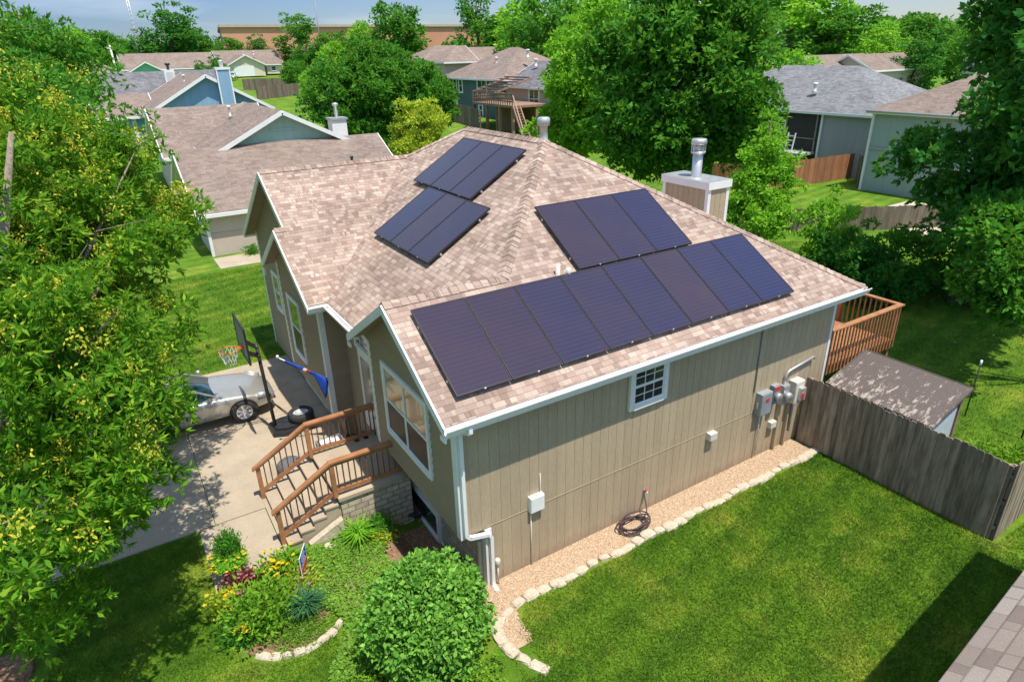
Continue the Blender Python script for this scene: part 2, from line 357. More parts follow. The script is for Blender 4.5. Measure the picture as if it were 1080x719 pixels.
# ------------------------------------------------------------------ terrain height
def sstep(a, b, x):
    t = min(1, max(0, (x - a) / (b - a))); return t * t * (3 - 2 * t)
def lin(a, b, x): return min(1, max(0, (x - a) / (b - a)))
def gz(x, y):
    h = 2.5 * sstep(27, 58, y) + 2.9 * lin(58, 190, y) + 1.5 * lin(60, 220, x)
    d = math.hypot((x + .35) / .75, (y - 2.2) / 1.9)       # sunken bed in front of the basement window
    if d < 1 and x < .3: h -= .45 * (1 - sstep(.35, 1, d))
    return h
# ------------------------------------------------------------------ roofs and walls
def roof_slab(mb, poly, uvdir, th=.13, mi=0, side=1):
    """poly: top outline in 3D (planar). uvdir: unit vector along the eave."""
    P = [Vector(p) for p in poly]
    n = Vector((0, 0, 0))
    for i in range(len(P)): n += P[i].cross(P[(i+1) % len(P)])
    if n.z < 0: P.reverse(); n = -n
    n.normalize(); e = Vector(uvdir).normalized(); up = n.cross(e)
    if up.z < 0: up = -up
    uv = [(p.dot(e), p.dot(up)) for p in P]
    mb.face(P, mi, uv)
    Q = [p - Vector((0, 0, th)) for p in P]
    mb.face(list(reversed(Q)), side)
    for i in range(len(P)):
        j = (i + 1) % len(P); mb.face([P[i], Q[i], Q[j], P[j]], side)
def clip(poly, z, above):
    out = []
    for i in range(len(poly)):
        a, b = poly[i], poly[(i+1) % len(poly)]
        ia = a[1] >= z if above else a[1] <= z; ib = b[1] >= z if above else b[1] <= z
        if ia: out.append(a)
        if ia != ib:
            t = (z - a[1]) / (b[1] - a[1]); out.append((a[0] + t * (b[0] - a[0]), z))
    return out
def lap_wall(mb, poly, f, nrm, step=.17, mi=0, jut=.028):
    """Lap boards: poly of (s,z) convex, f(s,z)->3D, nrm outward."""
    z0 = min(p[1] for p in poly); z1 = max(p[1] for p in poly); nrm = Vector(nrm)
    k = z0
    while k < z1 - 1e-4:
        q = clip(clip(poly, k, True), min(k + step, z1), False)
        if len(q) >= 3:
            top = min(k + step, z1)
            pts = [Vector(f(s, z)) + nrm * (.002 + jut * (top - z) / step) for s, z in q]
            mb.face(pts, mi)
            b = [p for p in q if abs(p[1] - k) < 1e-6]
            if len(b) == 2:
                s0, s1 = b[0][0], b[1][0]
                mb.face([Vector(f(s0, k)), Vector(f(s1, k)), Vector(f(s1, k)) + nrm * (.002+jut), Vector(f(s0, k)) + nrm * (.002+jut)], mi)
        k += step
def prism(mb, poly, d, mi=0):
    """poly 3D outline extruded by vector d."""
    P = [Vector(p) for p in poly]; d = Vector(d); n = len(P)
    mb.raw(P + [p + d for p in P], [tuple(range(n))[::-1], tuple(range(n, 2*n))] + [(i, (i+1) % n, n+(i+1) % n, n+i) for i in range(n)], mi)
def caps(mb, a, b, w=.135, mi=0, seg=.15, s=.6):
    """overlapping ridge-cap shingles from a (low) to b (high)."""
    a = Vector(a); b = Vector(b); d = b - a; L = d.length; d.normalize(); n = max(2, int(L / seg))
    r = d.cross(Vector((0, 0, 1))).normalized(); drop = Vector((0, 0, -1)) * w * (.62 if abs(d.z) < .05 else .46)
    for i in range(n):
        p = a + d * (L * i / n); q = p + d * (L / n + .05); l1 = Vector((0, 0, .026)); l0 = Vector((0, 0, .012))
        pts = [p + r*w + drop + l1, p + l1*1.25, p - r*w + drop + l1, q - r*w + drop + l0, q + l0, q + r*w + drop + l0]
        u = i * .27 * 3.1 + random.random() * 9; v = i * .14 * 3 + .05
        mb.face([pts[0], pts[1], pts[4], pts[5]], mi, [(u, v), (u + .1, v), (u + .1, v + .06), (u, v + .06)])
        mb.face([pts[1], pts[2], pts[3], pts[4]], mi, [(u + .1, v), (u + .2, v), (u + .2, v + .06), (u + .1, v + .06)])
        mb.face([p + r*w + drop, p + r*w + drop + l1, p + l1*1.25, p], mi); mb.face([p, p + l1*1.25, p - r*w + drop + l1, p - r*w + drop], mi)

def window(parent, org, sdir, nrm, w, h, mats=('pane', 'pane_screen'), cols=1, trim=.09, grid=None, name='window', divide=True):
    """Framed window as a part with its panes as sub-parts. org = lower-left outer corner of the trim on the wall plane."""
    o = Vector(org); s = Vector(sdir).normalized(); n = Vector(nrm).normalized(); z = Vector((0, 0, 1))
    P = lambda a, b, c=0: o + s * a + z * b + n * c
    mb = MB()
    def bar(a0, b0, a1, b1, c0, c1): prism(mb, [P(a0, b0, c0), P(a1, b0, c0), P(a1, b1, c0), P(a0, b1, c0)], n * (c1 - c0))
    t = trim
    bar(0, 0, t, h, -.02, .06); bar(w - t, 0, w, h, -.02, .06); bar(t, h - t, w - t, h, -.02, .06); bar(t, 0, w - t, t, -.02, .075)
    cw = (w - 2*t) / cols
    for c in range(cols):
        a0 = t + cw * c; a1 = a0 + cw
        if c: bar(a0 - .03, t, a0 + .03, h - t, -.02, .055)
        f = .035
        bar(a0, t, a0 + f, h - t, -.02, .047); bar(a1 - f, t, a1, h - t, -.02, .047)
        bar(a0 + f, h - t - f, a1 - f, h - t, -.02, .047); bar(a0 + f, t, a1 - f, t + f, -.02, .047)
        if divide: bar(a0 + f, h/2 - .025, a1 - f, h/2 + .025, -.02, .052)
    fr = mb.build(name, 'white', parent)
    for c in range(cols):
        a0 = t + cw * c + .035; a1 = t + cw * (c+1) - .035
        halves = [(t + .035, h/2 - .025, mats[1]), (h/2 + .025, h - t - .035, mats[0])] if divide else [(t + .035, h - t - .035, mats[0])]
        for b0, b1, mm in halves:
            q = MB(); prism(q, [P(a0, b0, .031), P(a1, b0, .031), P(a1, b1, .031), P(a0, b1, .031)], n * .006); q.build('pane', mm, fr)
            if grid:
                g = MB(); gx, gy = grid
                for i in range(1, gx):
                    x = a0 + (a1 - a0) * i / gx; prism(g, [P(x-.008, b0, .0375), P(x+.008, b0, .0375), P(x+.008, b1, .0375), P(x-.008, b1, .0375)], n * .008)
                for j in range(1, gy):
                    y = b0 + (b1 - b0) * j / gy; prism(g, [P(a0, y-.008, .038), P(a1, y-.008, .038), P(a1, y+.008, .038), P(a0, y+.008, .038)], n * .009)
                g.build('glazing_bar', 'white', fr)
    return fr

# ------------------------------------------------------------------ THE HOUSE WITH THE SOLAR ROOF
E_, S_ = 3.87, .604
XF, XL, YR, YL = -.60, 10.11, -.35, 14.18
H = thing('house', 'tan split-level house with a shingled hip roof carrying dark solar panels', 'house')
zr = lambda y: E_ + S_ * (y - YR)
XM = (XF + XL) / 2; HR = XM - XF; ZR = E_ + S_ * HR
R2 = (XM, YR + HR, ZR); R1 = (XM, YL - HR, ZR)
J = (1.588, 1.838, E_ + S_ * 2.188); GP = (-.8, 1.838, J[2])
W = (3.46, 10.12, E_ + S_ * 4.06); WP = (-.8, 10.12, W[2])
BP = (-1.05, 8.25, E_ + S_ * 2.19)
mb = MB()
roof_slab(mb, [(-.8, YR, E_), (XL, YR, E_), R2, J, GP], (1, 0, 0))
roof_slab(mb, [R2, J, (XF, 4.026, E_), (XF, 6.06, E_), W, R1], (0, 1, 0))
roof_slab(mb, [GP, J, (XF, 4.026, E_), (-.8, 4.026, E_)], (1, 0, 0))
roof_slab(mb, [W, (XF, 6.06, E_), (-1.05, 6.06, E_), BP, (-.8, 8.25, BP[2]), WP], (1, 0, 0))
roof_slab(mb, [BP, (-.46, 8.25, BP[2]), (-.46, 10.44, E_), (-1.05, 10.44, E_)], (1, 0, 0))
roof_slab(mb, [WP, W, R1, (XL, YL, E_), (-.8, YL, E_)], (1, 0, 0))
roof_slab(mb, [R2, (XL, YR, E_), (XL, YL, E_), R1], (0, 1, 0))
mb.build('roof', ['roof', 'soffit'], H, recalc=False)
mb = MB()
for a, b in (((XF+1.9, YR+1.9, E_+S_*1.9), R2), ((XL, YR, E_), R2), (R2, R1), (GP, J), ((XL, YL, E_), R1), (W, R1), (BP, (-.8, 8.25, BP[2])), (WP, W)):
    if a[0] < 1.5 and a[0] > 1: a = J
    caps(mb, a, b)
mb.build('ridge_cap', 'roof', H, recalc=False)

# white rake and fascia boards
mb = MB()
def rake(x, a, b, th=.035, h=.19):
    (ya, za), (yb, zb) = a, b
    prism(mb, [(x - th, ya, za - h), (x - th, yb, zb - h), (x - th, yb, zb - .02), (x - th, ya, za - .02)], (th, 0, 0))
rake(-.8, (YR - .03, E_), (1.838, GP[2])); rake(-.8, (4.06, E_), (1.838, GP[2]))
rake(-1.05, (6.03, E_), (8.25, BP[2])); rake(-1.05, (10.47, E_), (8.25, BP[2]))
rake(-.8, (8.25, BP[2]), (10.12, WP[2])); rake(-.8, (YL + .03, E_), (10.12, WP[2]))
mb.box((-.835, 3.90, E_ - .27), (-.80, 4.06, E_ - .19)); mb.box((-.835, YR - .03, E_ - .27), (-.80, YR + .13, E_ - .19))
mb.box((-1.085, 10.27, E_ - .4), (-1.05, 10.47, E_ - .19))
mb.box((XL, YR, E_ - .2), (XL + .03, YL, E_ - .03)); mb.box((-.8, YL, E_ - .2), (XL, YL + .03, E_ - .03))
mb.box((-.8, YR - .025, E_ - .2), (XL, YR, E_ - .03)); mb.box((XF-.03, 4.03, E_ - .2), (XF, 6.05, E_ - .03)); mb.box((-1.05, 6.03, E_ - .2), (XF, 6.058, E_ - .03))
mb.build('fascia_board', 'white', H)

def gutter(pts_a, pts_b, out):
    """K-profile gutter between two points, opening upward, on the outward side."""
    a, b, o = Vector(pts_a), Vector(pts_b), Vector(out)
    g = MB(); prof = [(0, 0), (0, -.11), (.075, -.11), (.085, -.06), (.12, -.02), (.12, 0), (.105, 0), (.105, -.018), (.07, -.07), (.066, -.098), (.012, -.098), (.012, 0)]
    P = [a + o * u + Vector((0, 0, v)) for u, v in prof]; prism(g, P, b - a); return g
gutter((-.835, YR - .026, E_ - .0), (XL + .02, YR - .026, E_ - .0), (0, -1, 0)).build('gutter', 'white', H)
gutter((XF - .031, 4.2, E_ - .02), (XF - .031, 6.0, E_ - .02), (-1, 0, 0)).build('gutter', 'white', H)
gutter((-1.08, 6.029, E_ - .02), (XF - .031, 6.029, E_ - .02), (0, -1, 0)).build('gutter', 'white', H)
g = gutter((XL + .031, YR + .1, E_), (XL + .031, YL, E_), (1, 0, 0)).build('gutter', 'white', H)

# walls ------------------------------------------------------------
core = MB(); core.box((.03, .03, -.8), (9.62, 13.79, 3.9)); core.box((-.455, .03, 1.33), (.03, 3.79, 3.88)); core.box((-.72, 6.43, .82), (.03, 10.09, 3.85)); core.box((-.455, 6.43, -.3), (.03, 13.79, 3.85))
core.build('wall_core', 'soffit', H)
# right side: vertical grooved panels
mb = MB(); x = -.48
edges = [-.48 + .203 * i for i in range(51)]
for i in range(50):
    x0, x1 = edges[i] + .0035, min(edges[i+1] - .0035, 9.6)
    if x1 < x0: break
    if x1 > 0.04:
        mb.box((max(x0, 0.0), -.004 if i % 6 else -.003, -.05), (x1, .02, 1.34)); mb.box((x0, -.004, 1.352), (x1, .02, 3.74))
    else: mb.box((x0, -.004, 1.32), (x1, .02, 3.74))
mb.box((-.48, .002, 1.32), (9.6, .03, 3.745)); mb.box((0, .002, -.05), (9.6, .03, 1.34))
mb.box((0, -.012, 1.34), (9.6, .02, 1.351)); mb.box((-.45, -.30, 3.745), (9.66, .03, 3.76))
mb.box((7.02, -.014, 1.36), (7.04, .02, 3.73))
mb.build('side_wall', 'siding', H)
mb = MB(); mb.box((0, -.01, -.12), (9.66, .03, -.051)); mb.build('foundation', 'concrete_dark', H)
# far side and rear walls
mb = MB(); mb.box((-.48, 13.79, -.1), (9.66, 13.83, 3.9)); mb.box((9.63, .04, -.1), (9.66, 13.79, 3.9)); mb.build('rear_wall', 'siding', H)
mb = MB(); mb.box((9.58, -.022, -.1), (9.68, .03, 3.74)); mb.box((9.662, -.022, -.1), (9.682, .09, 3.74)); mb.build('corner_board', 'white', H)

FX = lambda X: (lambda s, z: (X, s, z))
FY = lambda Y: (lambda s, z: (s, Y, z))
mb = MB()
rk = lambda y: E_ + S_ * (y - YR) - .13
# bay
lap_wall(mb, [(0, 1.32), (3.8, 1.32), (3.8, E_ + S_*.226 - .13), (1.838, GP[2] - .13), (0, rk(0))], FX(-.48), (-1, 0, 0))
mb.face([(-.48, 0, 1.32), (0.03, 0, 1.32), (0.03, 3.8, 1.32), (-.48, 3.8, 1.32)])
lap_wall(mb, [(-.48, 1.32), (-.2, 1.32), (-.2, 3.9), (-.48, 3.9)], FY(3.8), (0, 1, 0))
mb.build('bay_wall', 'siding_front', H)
mb = MB()
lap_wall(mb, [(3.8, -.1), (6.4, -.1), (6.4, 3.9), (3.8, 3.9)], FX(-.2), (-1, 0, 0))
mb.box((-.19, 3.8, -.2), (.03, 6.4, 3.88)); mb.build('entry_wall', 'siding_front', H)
mb = MB()
lap_wall(mb, [(-.75, .8), (-.2, .8), (-.2, 3.9), (-.75, 3.9)], FY(6.4), (0, -1, 0))
lap_wall(mb, [(-.48, -.1), (-.2, -.1), (-.2, .8), (-.48, .8)], FY(6.4), (0, -1, 0))
lap_wall(mb, [(6.4, .8), (10.1, .8), (10.1, E_ + S_*.34 - .13), (8.25, BP[2] - .13), (6.4, E_ + S_*.34 - .13)], FX(-.75), (-1, 0, 0))
mb.face([(-.75, 6.4, .8), (-.45, 6.4, .8), (-.45, 10.1, .8), (-.75, 10.1, .8)])
lap_wall(mb, [(-.75, .8), (-.48, .8), (-.48, 4.0), (-.75, 4.0)], FY(10.1), (0, 1, 0))
lap_wall(mb, [(10.1, -.1), (13.8, -.1), (13.8, E_ + S_*.38 - .13), (10.12, WP[2] - .14), (10.1, WP[2] - .14)], FX(-.48), (-1, 0, 0))
lap_wall(mb, [(8.0, 4.9), (10.1, 4.9), (10.1, WP[2] - .15), (9.6, WP[2] - .45), (8.0, 4.95)], FX(-.48), (-1, 0, 0))
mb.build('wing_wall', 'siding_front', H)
mb = MB()
lap_wall(mb, [(6.4, -.1), (7.2, -.1), (7.2, .8), (6.4, .8)], FX(-.48), (-1, 0, 0))
mb.build('garage_wall', 'siding_front', H)
# garage door with raised panels
mb = MB(); mb.box((-.50, 7.25, 0), (-.46, 10.0, .79))
for j in range(2):
    for k in range(5): mb.box((-.512, 7.32 + k*.54, .05 + j*.37), (-.49, 7.76 + k*.54, .33 + j*.37))
mb.build('garage_door', 'white', H)
# corner boards
mb = MB()
for (x, y, z0, z1, sx, sy) in ((-.48, 0, 1.3, 3.75, -1, -1), (-.48, 3.8, 1.3, 3.75, -1, 1), (-.75, 6.4, .78, 3.76, -1, -1), (-.48, 10.1, -.1, 3.3, -1, 1), (-.75, 10.1, .78, 3.9, -1, 1), (-.48, 13.82, -.1, 3.9, -1, 1), (0, 0, -.1, 1.3, -1, -1)):
    e = .03
    mb = MB(); mb.box((x - e, y - sy*.11, z0), (x + .004, y + sy*e, z1)); mb.box((x + .004, y, z0), (x + .10, y + sy*e, z1)); mb.build('corner_board', 'white', H)
# basement front wall: stone veneer, with window
mb = MB()
def stone_quad(a, b, c, d):
    a, b, c, d = map(Vector, (a, b, c, d)); u = (b - a).length; v = (d - a).length
    mb.face([a, b, c, d], 0, [(0, 0), (u, 0), (u, v), (0, v)])
stone_quad((-.004, 4.2, -.8), (-.004, .08, -.8), (-.004, .08, 1.32), (-.004, 4.2, 1.32))
mb.build('basement_wall', 'stone', H, recalc=False)
window(H, (-.02, 3.45, -.42), (0, -1, 0), (-1, 0, 0), 1.5, .72, ('pane', 'pane'), 1, .07, divide=False, name='basement_window')
mb = MB(); mb.box((-.05, .18, -.42), (0, .25, .9)); mb.box((-.05, .25, -.47), (0, 4.0, -.40)); mb.box((-.05, 3.93, -.40), (0, 4.0, 1.3)); mb.build('basement_trim', 'white', H)
# windows
window(H, (-.485, 3.05, 1.98), (0, -1, 0), (-1, 0, 0), 2.1, 1.6, ('pane_blind', 'pane_screen'), 2, .09, name='bay_window')
window(H, (3.22, -.008, 2.66), (1, 0, 0), (0, -1, 0), .98, .98, ('pane', 'pane_screen'), 1, .10, grid=(3, 2))
window(H, (-.755, 9.35, 1.45), (0, -1, 0), (-1, 0, 0), 1.15, 1.75, ('pane', 'pane_screen'), 1, .09)
window(H, (-.485, 12.35, 1.75), (0, -1, 0), (-1, 0, 0), .85, 1.25, ('pane', 'pane'), 1, .09)
# front door with transom
mb = MB()
prism(mb, [(-.205, 5.45, .85), (-.205, 4.35, .85), (-.205, 4.35, 3.55), (-.205, 5.45, 3.55)], (-.03, 0, 0)); mb.build('door_surround', 'white', H)
D_ = MB(); D_.box((-.235, 4.47, .88), (-.262, 5.33, 2.93)); dr = D_.build('front_door', 'white', H)
q = MB(); q.box((-.262, 4.62, 1.35), (-.272, 5.18, 2.75)); q.build('pane', 'pane_blind', dr)
q = MB(); q.tube([(-.262, 4.55, 1.85), (-.31, 4.55, 1.85), (-.31, 4.62, 1.85)], .014); q.build('handle', 'chrome', dr)
window(H, (-.238, 5.40, 2.98), (0, -1, 0), (-1, 0, 0), 1.0, .5, ('pane', 'pane'), 1, .07, grid=(3, 2), divide=False, name='transom')
# downspout at the near corner, with its jog back to the lower wall
mb = MB(); y = -.075
pts = [(-.42, YR - .08, 3.76), (-.42, YR - .08, 3.68), (-.43, y, 3.50), (-.43, y, 1.42), (-.36, y, 1.33), (0.02, y, 1.24), (.06, y, 1.16), (.06, y, .02), (.06, y - .16, -.0)]
for a, b in zip(pts, pts[1:]): mb.beam(a, b, .075, .065)
mb.build('downspout', 'white', H)
mb = MB(); pts = [(-.70, 3.95, 3.75), (-.66, 3.95, 3.60), (-.28, 3.93, 3.5), (-.28, 3.93, .9)]
pts2 = [(XF - .09, 4.3, 3.72), (XF - .05, 4.3, 3.62)]
for a, b in zip(pts2, pts2[1:]): mb.beam(a, b, .07, .06)
mb.build('downspout', 'white', H)
# chimney
ch = MB()
x0, x1, y0, y1 = 9.62, 10.42, 4.16, 5.86
ch.box((x0, y0, -.1), (x1, y1, 5.55))
for k in range(8):
    yy = y0 + .12 + k * .2
    ch.box((x0 - .006, yy, 3.9), (x0, yy + .18, 5.5))
for k in range(3): ch.box((x0 + .1 + k*.2, y0 - .006, 3.0), (x0 + .28 + k*.2, y0, 5.5))
cho = ch.build('chimney', 'siding', H)
mb = MB()
for cx_ in (x0, x1):
    for cy_ in (y0, y1):
        mb = MB(); mb.box((cx_ - (.02 if cx_ == x0 else .09), cy_ - (.02 if cy_ == y0 else .09), 3.0), (cx_ + (.09 if cx_ == x0 else .02), cy_ + (.09 if cy_ == y0 else .02), 5.5))
        mb.build('corner_board', 'white', cho)
mb = MB(); mb.box((x0 - .06, y0 - .06, 5.46), (x1 + .06, y1 + .06, 5.66)); mb.build('chimney_cap', 'white', cho)
mb = MB(); mb.box((x0 - .05, y0 - .05, 5.662), (x1 + .05, y1 + .05, 5.672)); mb.build('chimney_top', 'galv', cho)
mb = MB(); mb.lathe([(.17, 5.66), (.145, 5.72), (.14, 5.74), (.14, 6.3)], (10.0, 5.0, 0)); mb.build('flue', 'galv', cho)
mb = MB(); mb.lathe([(.16, 6.3), (.2, 6.31), (.2, 6.36), (.17, 6.37)], (10.0, 5.0, 0))
for k in range(8):
    a = k * PI / 4; mb.beam((10 + .18*math.cos(a), 5 + .18*math.sin(a), 6.36), (10 + .18*math.cos(a), 5 + .18*math.sin(a), 6.56), .03, .02)
mb.lathe([(.13, 6.37), (.13, 6.55)], (10., 5., 0)); mb.lathe([(.2, 6.55), (.215, 6.56), (.215, 6.66), (.19, 6.70), (.02, 6.71)], (10.0, 5.0, 0)); mb.build('flue_cap', 'galv', cho)
# roof penetrations
mb = MB(); mb.lathe([(.16, 6.98), (.10, 7.06), (.10, 7.38), (.15, 7.39), (.155, 7.55), (.12, 7.58), (.0, 7.59)], (4.98, 5.35, 0)); mb.build('roof_vent', 'galv', H)
mb = MB(); mb.lathe([(.07, 5.0), (.045, 5.04), (.045, 5.28), (.0, 5.281)], (2.72, 1.62, 0)); mb.lathe([(.05, 5.02), (.05, 5.2), (.0, 5.2)], (2.88, 1.50, .02)); mb.build('roof_vent', 'pvc', H)
# conduit along the wall
mb = MB(); mb.tube([(7.01, -.03, 3.7), (7.01, -.03, 1.9)], .014, 6); mb.build('conduit', 'gray_box', H)

# ------------------------------------------------------------------ solar panels
K_ = math.sqrt(1 + S_*S_); PW, PH = 1.03, 1.838; GAP = .012
def solar(origin, e, up, n, label, group):
    """origin = lower-left corner; e along the eave, up the slope; n normal."""
    e, up, n = map(Vector, (e, up, n)); o = bpy.data.objects.new('solar_panel', None); COL.objects.link(o)
    o.matrix_world = Matrix.Translation(Vector(origin)) @ Matrix((e, up, n)).transposed().to_4x4(); tag(o, label, 'solar panel', group)
    if 'fr' not in SP:
        a, b = GAP/2, PW - GAP/2; c, d = GAP/2, PH - GAP/2; f = .018
        q = MB(); q.box((a, c, -.035), (b, c+f, .006)); q.box((a, d-f, -.035), (b, d, .006)); q.box((a, c+f, -.035), (a+f, d-f, .006)); q.box((b-f, c+f, -.035), (b, d-f, .006))
        SP['fr'] = q.build('frame', 'solar_frame').data
        q = MB(); q.face([(a+f, c+f, 0), (b-f, c+f, 0), (b-f, d-f, 0), (a+f, d-f, 0)], 0, [(0, 0), (1, 0), (1, 1), (0, 1)]); q.face([(a+f, d-f, -.03), (b-f, d-f, -.03), (b-f, c+f, -.03), (a+f, c+f, -.03)])
        SP['gl'] = q.build('glass', 'solar', recalc=False).data
        q = MB(); q.box((PW*.5 - .018, c - .008, -.03), (PW*.5 + .018, c + .006, .009)); SP['cl'] = q.build('clamp', 'galv').data
        q = MB()
        for yy in (.35, PH - .35): q.box((a, yy - .02, -.09), (b, yy + .02, -.036)); q.box((PW*.3 - .02, yy - .03, -.125), (PW*.3 + .02, yy + .03, -.085))
        SP['rl'] = q.build('rail', 'galv').data
        for ob in [x for x in COL.objects if x.data in (SP['fr'], SP['gl'], SP['cl'], SP['rl'])]: bpy.data.objects.remove(ob)
    for nm, k in (('frame', 'fr'), ('glass', 'gl'), ('clamp', 'cl'), ('rail', 'rl')): link(nm, SP[k], o)
SP = {}
nR = Vector((0, -S_, 1)).normalized(); uR = Vector((0, 1, S_)).normalized()
nF = Vector((-S_, 0, 1)).normalized(); uF = Vector((1, 0, S_)).normalized()
ORD = ['first', 'second', 'third', 'fourth', 'fifth', 'sixth', 'seventh', 'eighth']
lower = 'solar panels in the long row above the eave'; upr = 'solar panels in the upper block on the side slope'
for i in range(8):
    o = Vector((-.444 + i * PW, -.032, zr(-.032))) + nR * .12
    where = 'nearest the front gable' if i == 0 else 'nearest the rear deck corner' if i == 7 else ''
    lab = ('dark solar panel ending the long eave row, ' + where) if where else f'{ORD[i]} dark solar panel of the long eave row, counted from the front gable'
    solar(o, (1, 0, 0), uR, nR, lab, lower)
y2 = -.032 + PH / K_ + .03
for i in range(3):
    o = Vector((3.169 + i * PW, y2, zr(y2))) + nR * .12
    solar(o, (1, 0, 0), uR, nR, ['solar panel of the upper side block, beside the small plumbing vents', 'middle solar panel of the three-panel block above the long row', 'solar panel of the upper side block, nearest the boxed chimney'][i], upr)
zf = lambda x: E_ + S_ * (x - XF)
for blk, (ax, ay) in enumerate(((2.73, 4.99), (2.73 - PH/K_ - .03, 4.0))):
    for i in range(3):
        o = Vector((ax, ay + (i + 1) * PW, zf(ax))) + nF * .12
        n_ = ['top block near the roof peak', 'lower block above the entry valley'][blk]
        solar(o, (0, -1, 0), uF, nF, f'{["panel nearest the hip ridge", "middle panel", "panel nearest the garage wing"][i]} in the front slope, {n_}', 'solar panels on the front slope')

# ------------------------------------------------------------------ wall boxes and meters (top-level: bolted on, lift off)
def wallbox(name, label, cat, x0, x1, z0, z1, d, mat, extra=None, group=None):
    t = thing(name, label, cat, ((x0+x1)/2, -.004, z0), group=group); w = (x1-x0)/2; h = z1-z0
    q = MB(); q.box((-w, -d, 0), (w, -.001, h)); b = q.build('body', mat, t)
    q = MB(); q.box((-w*.93, -d - .012, h*.04), (w*.93, -d - .0005, h*.96)); q.build('cover', mat, t)
    if extra: extra(t, w, d, h)
    return t
def ex1(t, w, d, h):
    q = MB(); q.box((-.05, -d - .02, h*.62), (.06, -d - .0125, h*.78)); q.build('warning_label', 'red', t)
    q = MB(); q.tube([(0, -.05, 0), (0, -.05, -1.15)], .018, 8); q.build('conduit', 'galv', t)
    q = MB(); q.box((-w - .04, -d*.6, h*.35), (-w - .001, -d*.45, h*.6)); q.build('switch_lever', 'galv', t)
wallbox('disconnect_box', 'gray electrical disconnect box with red label on the tan side wall', 'electrical box', 7.13, 7.50, 1.28, 1.84, .17, 'gray_box', ex1)
def ex2(t, w, d, h):
    q = MB(); q.lathe([(.085, -d - .11), (.095, -d - .10), (.095, -d - .013)], (0, 0, h*.45), 'y', 20); q.build('meter_glass', 'galv', t)
    q = MB(); q.box((-.09, -d - .02, h*.72), (.09, -d - .0125, h*.95)); q.build('warning_label', 'red', t)
wallbox('meter_box', 'small gray solar meter with round glass between the disconnect box and utility meter', 'electric meter', 7.60, 7.82, 1.42, 1.90, .12, 'gray_box', ex2)
def ex3(t, w, d, h):
    q = MB(); q.lathe([(.08, -d - .13), (.095, -d - .11), (.095, -d - .013)], (0, 0, h*.5), 'y', 20); q.build('meter_glass', 'galv', t)
    q = MB(); q.tube([(0, -.06, h), (0, -.06, h + .25), (.08, -.06, h + .33), (.95, -.06, h + .46), (1.0, -.06, h + .40)], .03, 8); q.build('conduit', 'galv', t)
wallbox('meter_box', 'round glass electric meter under the bent gray conduit on the side wall', 'electric meter', 7.95, 8.17, 1.30, 1.80, .13, 'galv', ex3)
def ex4(t, w, d, h):
    q = MB(); q.box((-.05, -d - .10, .10), (.12, -d - .013, .42)); q.build('meter_housing', 'galv', t)
    q = MB(); q.box((-.03, -d - .115, .12), (.05, -d - .101, .30)); q.build('warning_label', 'red', t)
    q = MB(); q.tube([(.02, -.07, 0), (.02, -.07, -.85)], .03, 8); q.build('conduit', 'gray_box', t)
wallbox('utility_box', 'tan utility cabinet with small meter on the side wall nearest the fence', 'utility box', 8.30, 8.62, 1.25, 1.82, .20, 'pvc', ex4)
q = MB()
for x in (8.0, 8.36): q.beam((x, -.04, .05), (x, -.04, 1.28), .10, .05)
tag(q.build('cable_cover', 'siding', None), 'pair of tan vertical cable covers below the meters', 'cable cover')
wallbox('junction_box', 'small beige junction box low on the wall between the meters', 'junction box', 7.72, 7.92, .72, .88, .10, 'pvc')
def ex5(t, w, d, h):
    q = MB(); q.tube([(-.10, -.02, 0), (-.10, -.02, -1.28)], .012, 6); q.tube([(.11, -.02, h*.2), (.11, -.02, .75)], .010, 6); q.build('cable', 'pvc', t)
wallbox('cable_box', 'white square cable box on the tan side wall near the front corner', 'cable box', .90, 1.20, 1.30, 1.63, .10, 'white', ex5)
wallbox('vent_cover', 'small beige dryer vent hood on the seam of the side wall', 'vent hood', 5.58, 5.80, 1.16, 1.33, .12, 'pvc')
t = thing('cleanout_pipe', 'thin standpipe with beige cap at the front corner of the side wall', 'pipe', (.16, -.10, 0))
q = MB(); q.tube([(0, 0, -.02), (0, 0, .52)], .018, 8); q.build('pipe', 'pvc', t); q = MB(); q.lathe([(.045, .50), (.05, .51), (.05, .60), (.035, .62)], (0, 0, 0)); q.build('cap', 'pvc', t)
# spigot and hose
t = thing('garden_hose', 'dark garden hose coiled on the gravel under its wall spigot', 'hose', (3.3, -.32, 0.03))
q = MB(); pts = []
for k in range(150):
    a = k * .21; r = .27 + .05 * math.sin(k * .37) + .03 * math.sin(k * .11)
    pts.append((-.0 + r * 1.25 * math.cos(a), r * .72 * math.sin(a), .02 + .0011 * k + .01 * math.sin(k * .5)))
pts += [(.35, .02, .2), (.42, .12, .3), (.47, .24, .42), (.50, .28, .52)]
q.tube(pts, .016, 6); q.build('hose', 'hose', t)
t = thing('spigot', 'small brass garden spigot on the side wall above the hose', 'spigot', (3.82, -.01, .55))
q = MB(); q.tube([(0, 0, 0), (0, -.08, 0), (0, -.10, -.03)], .02, 8); q.build('tap_body', 'pvc', t); q = MB(); q.lathe([(.035, 0), (.035, .015)], (0, -.06, .03), 'z', 12); q.build('handle', 'red', t)
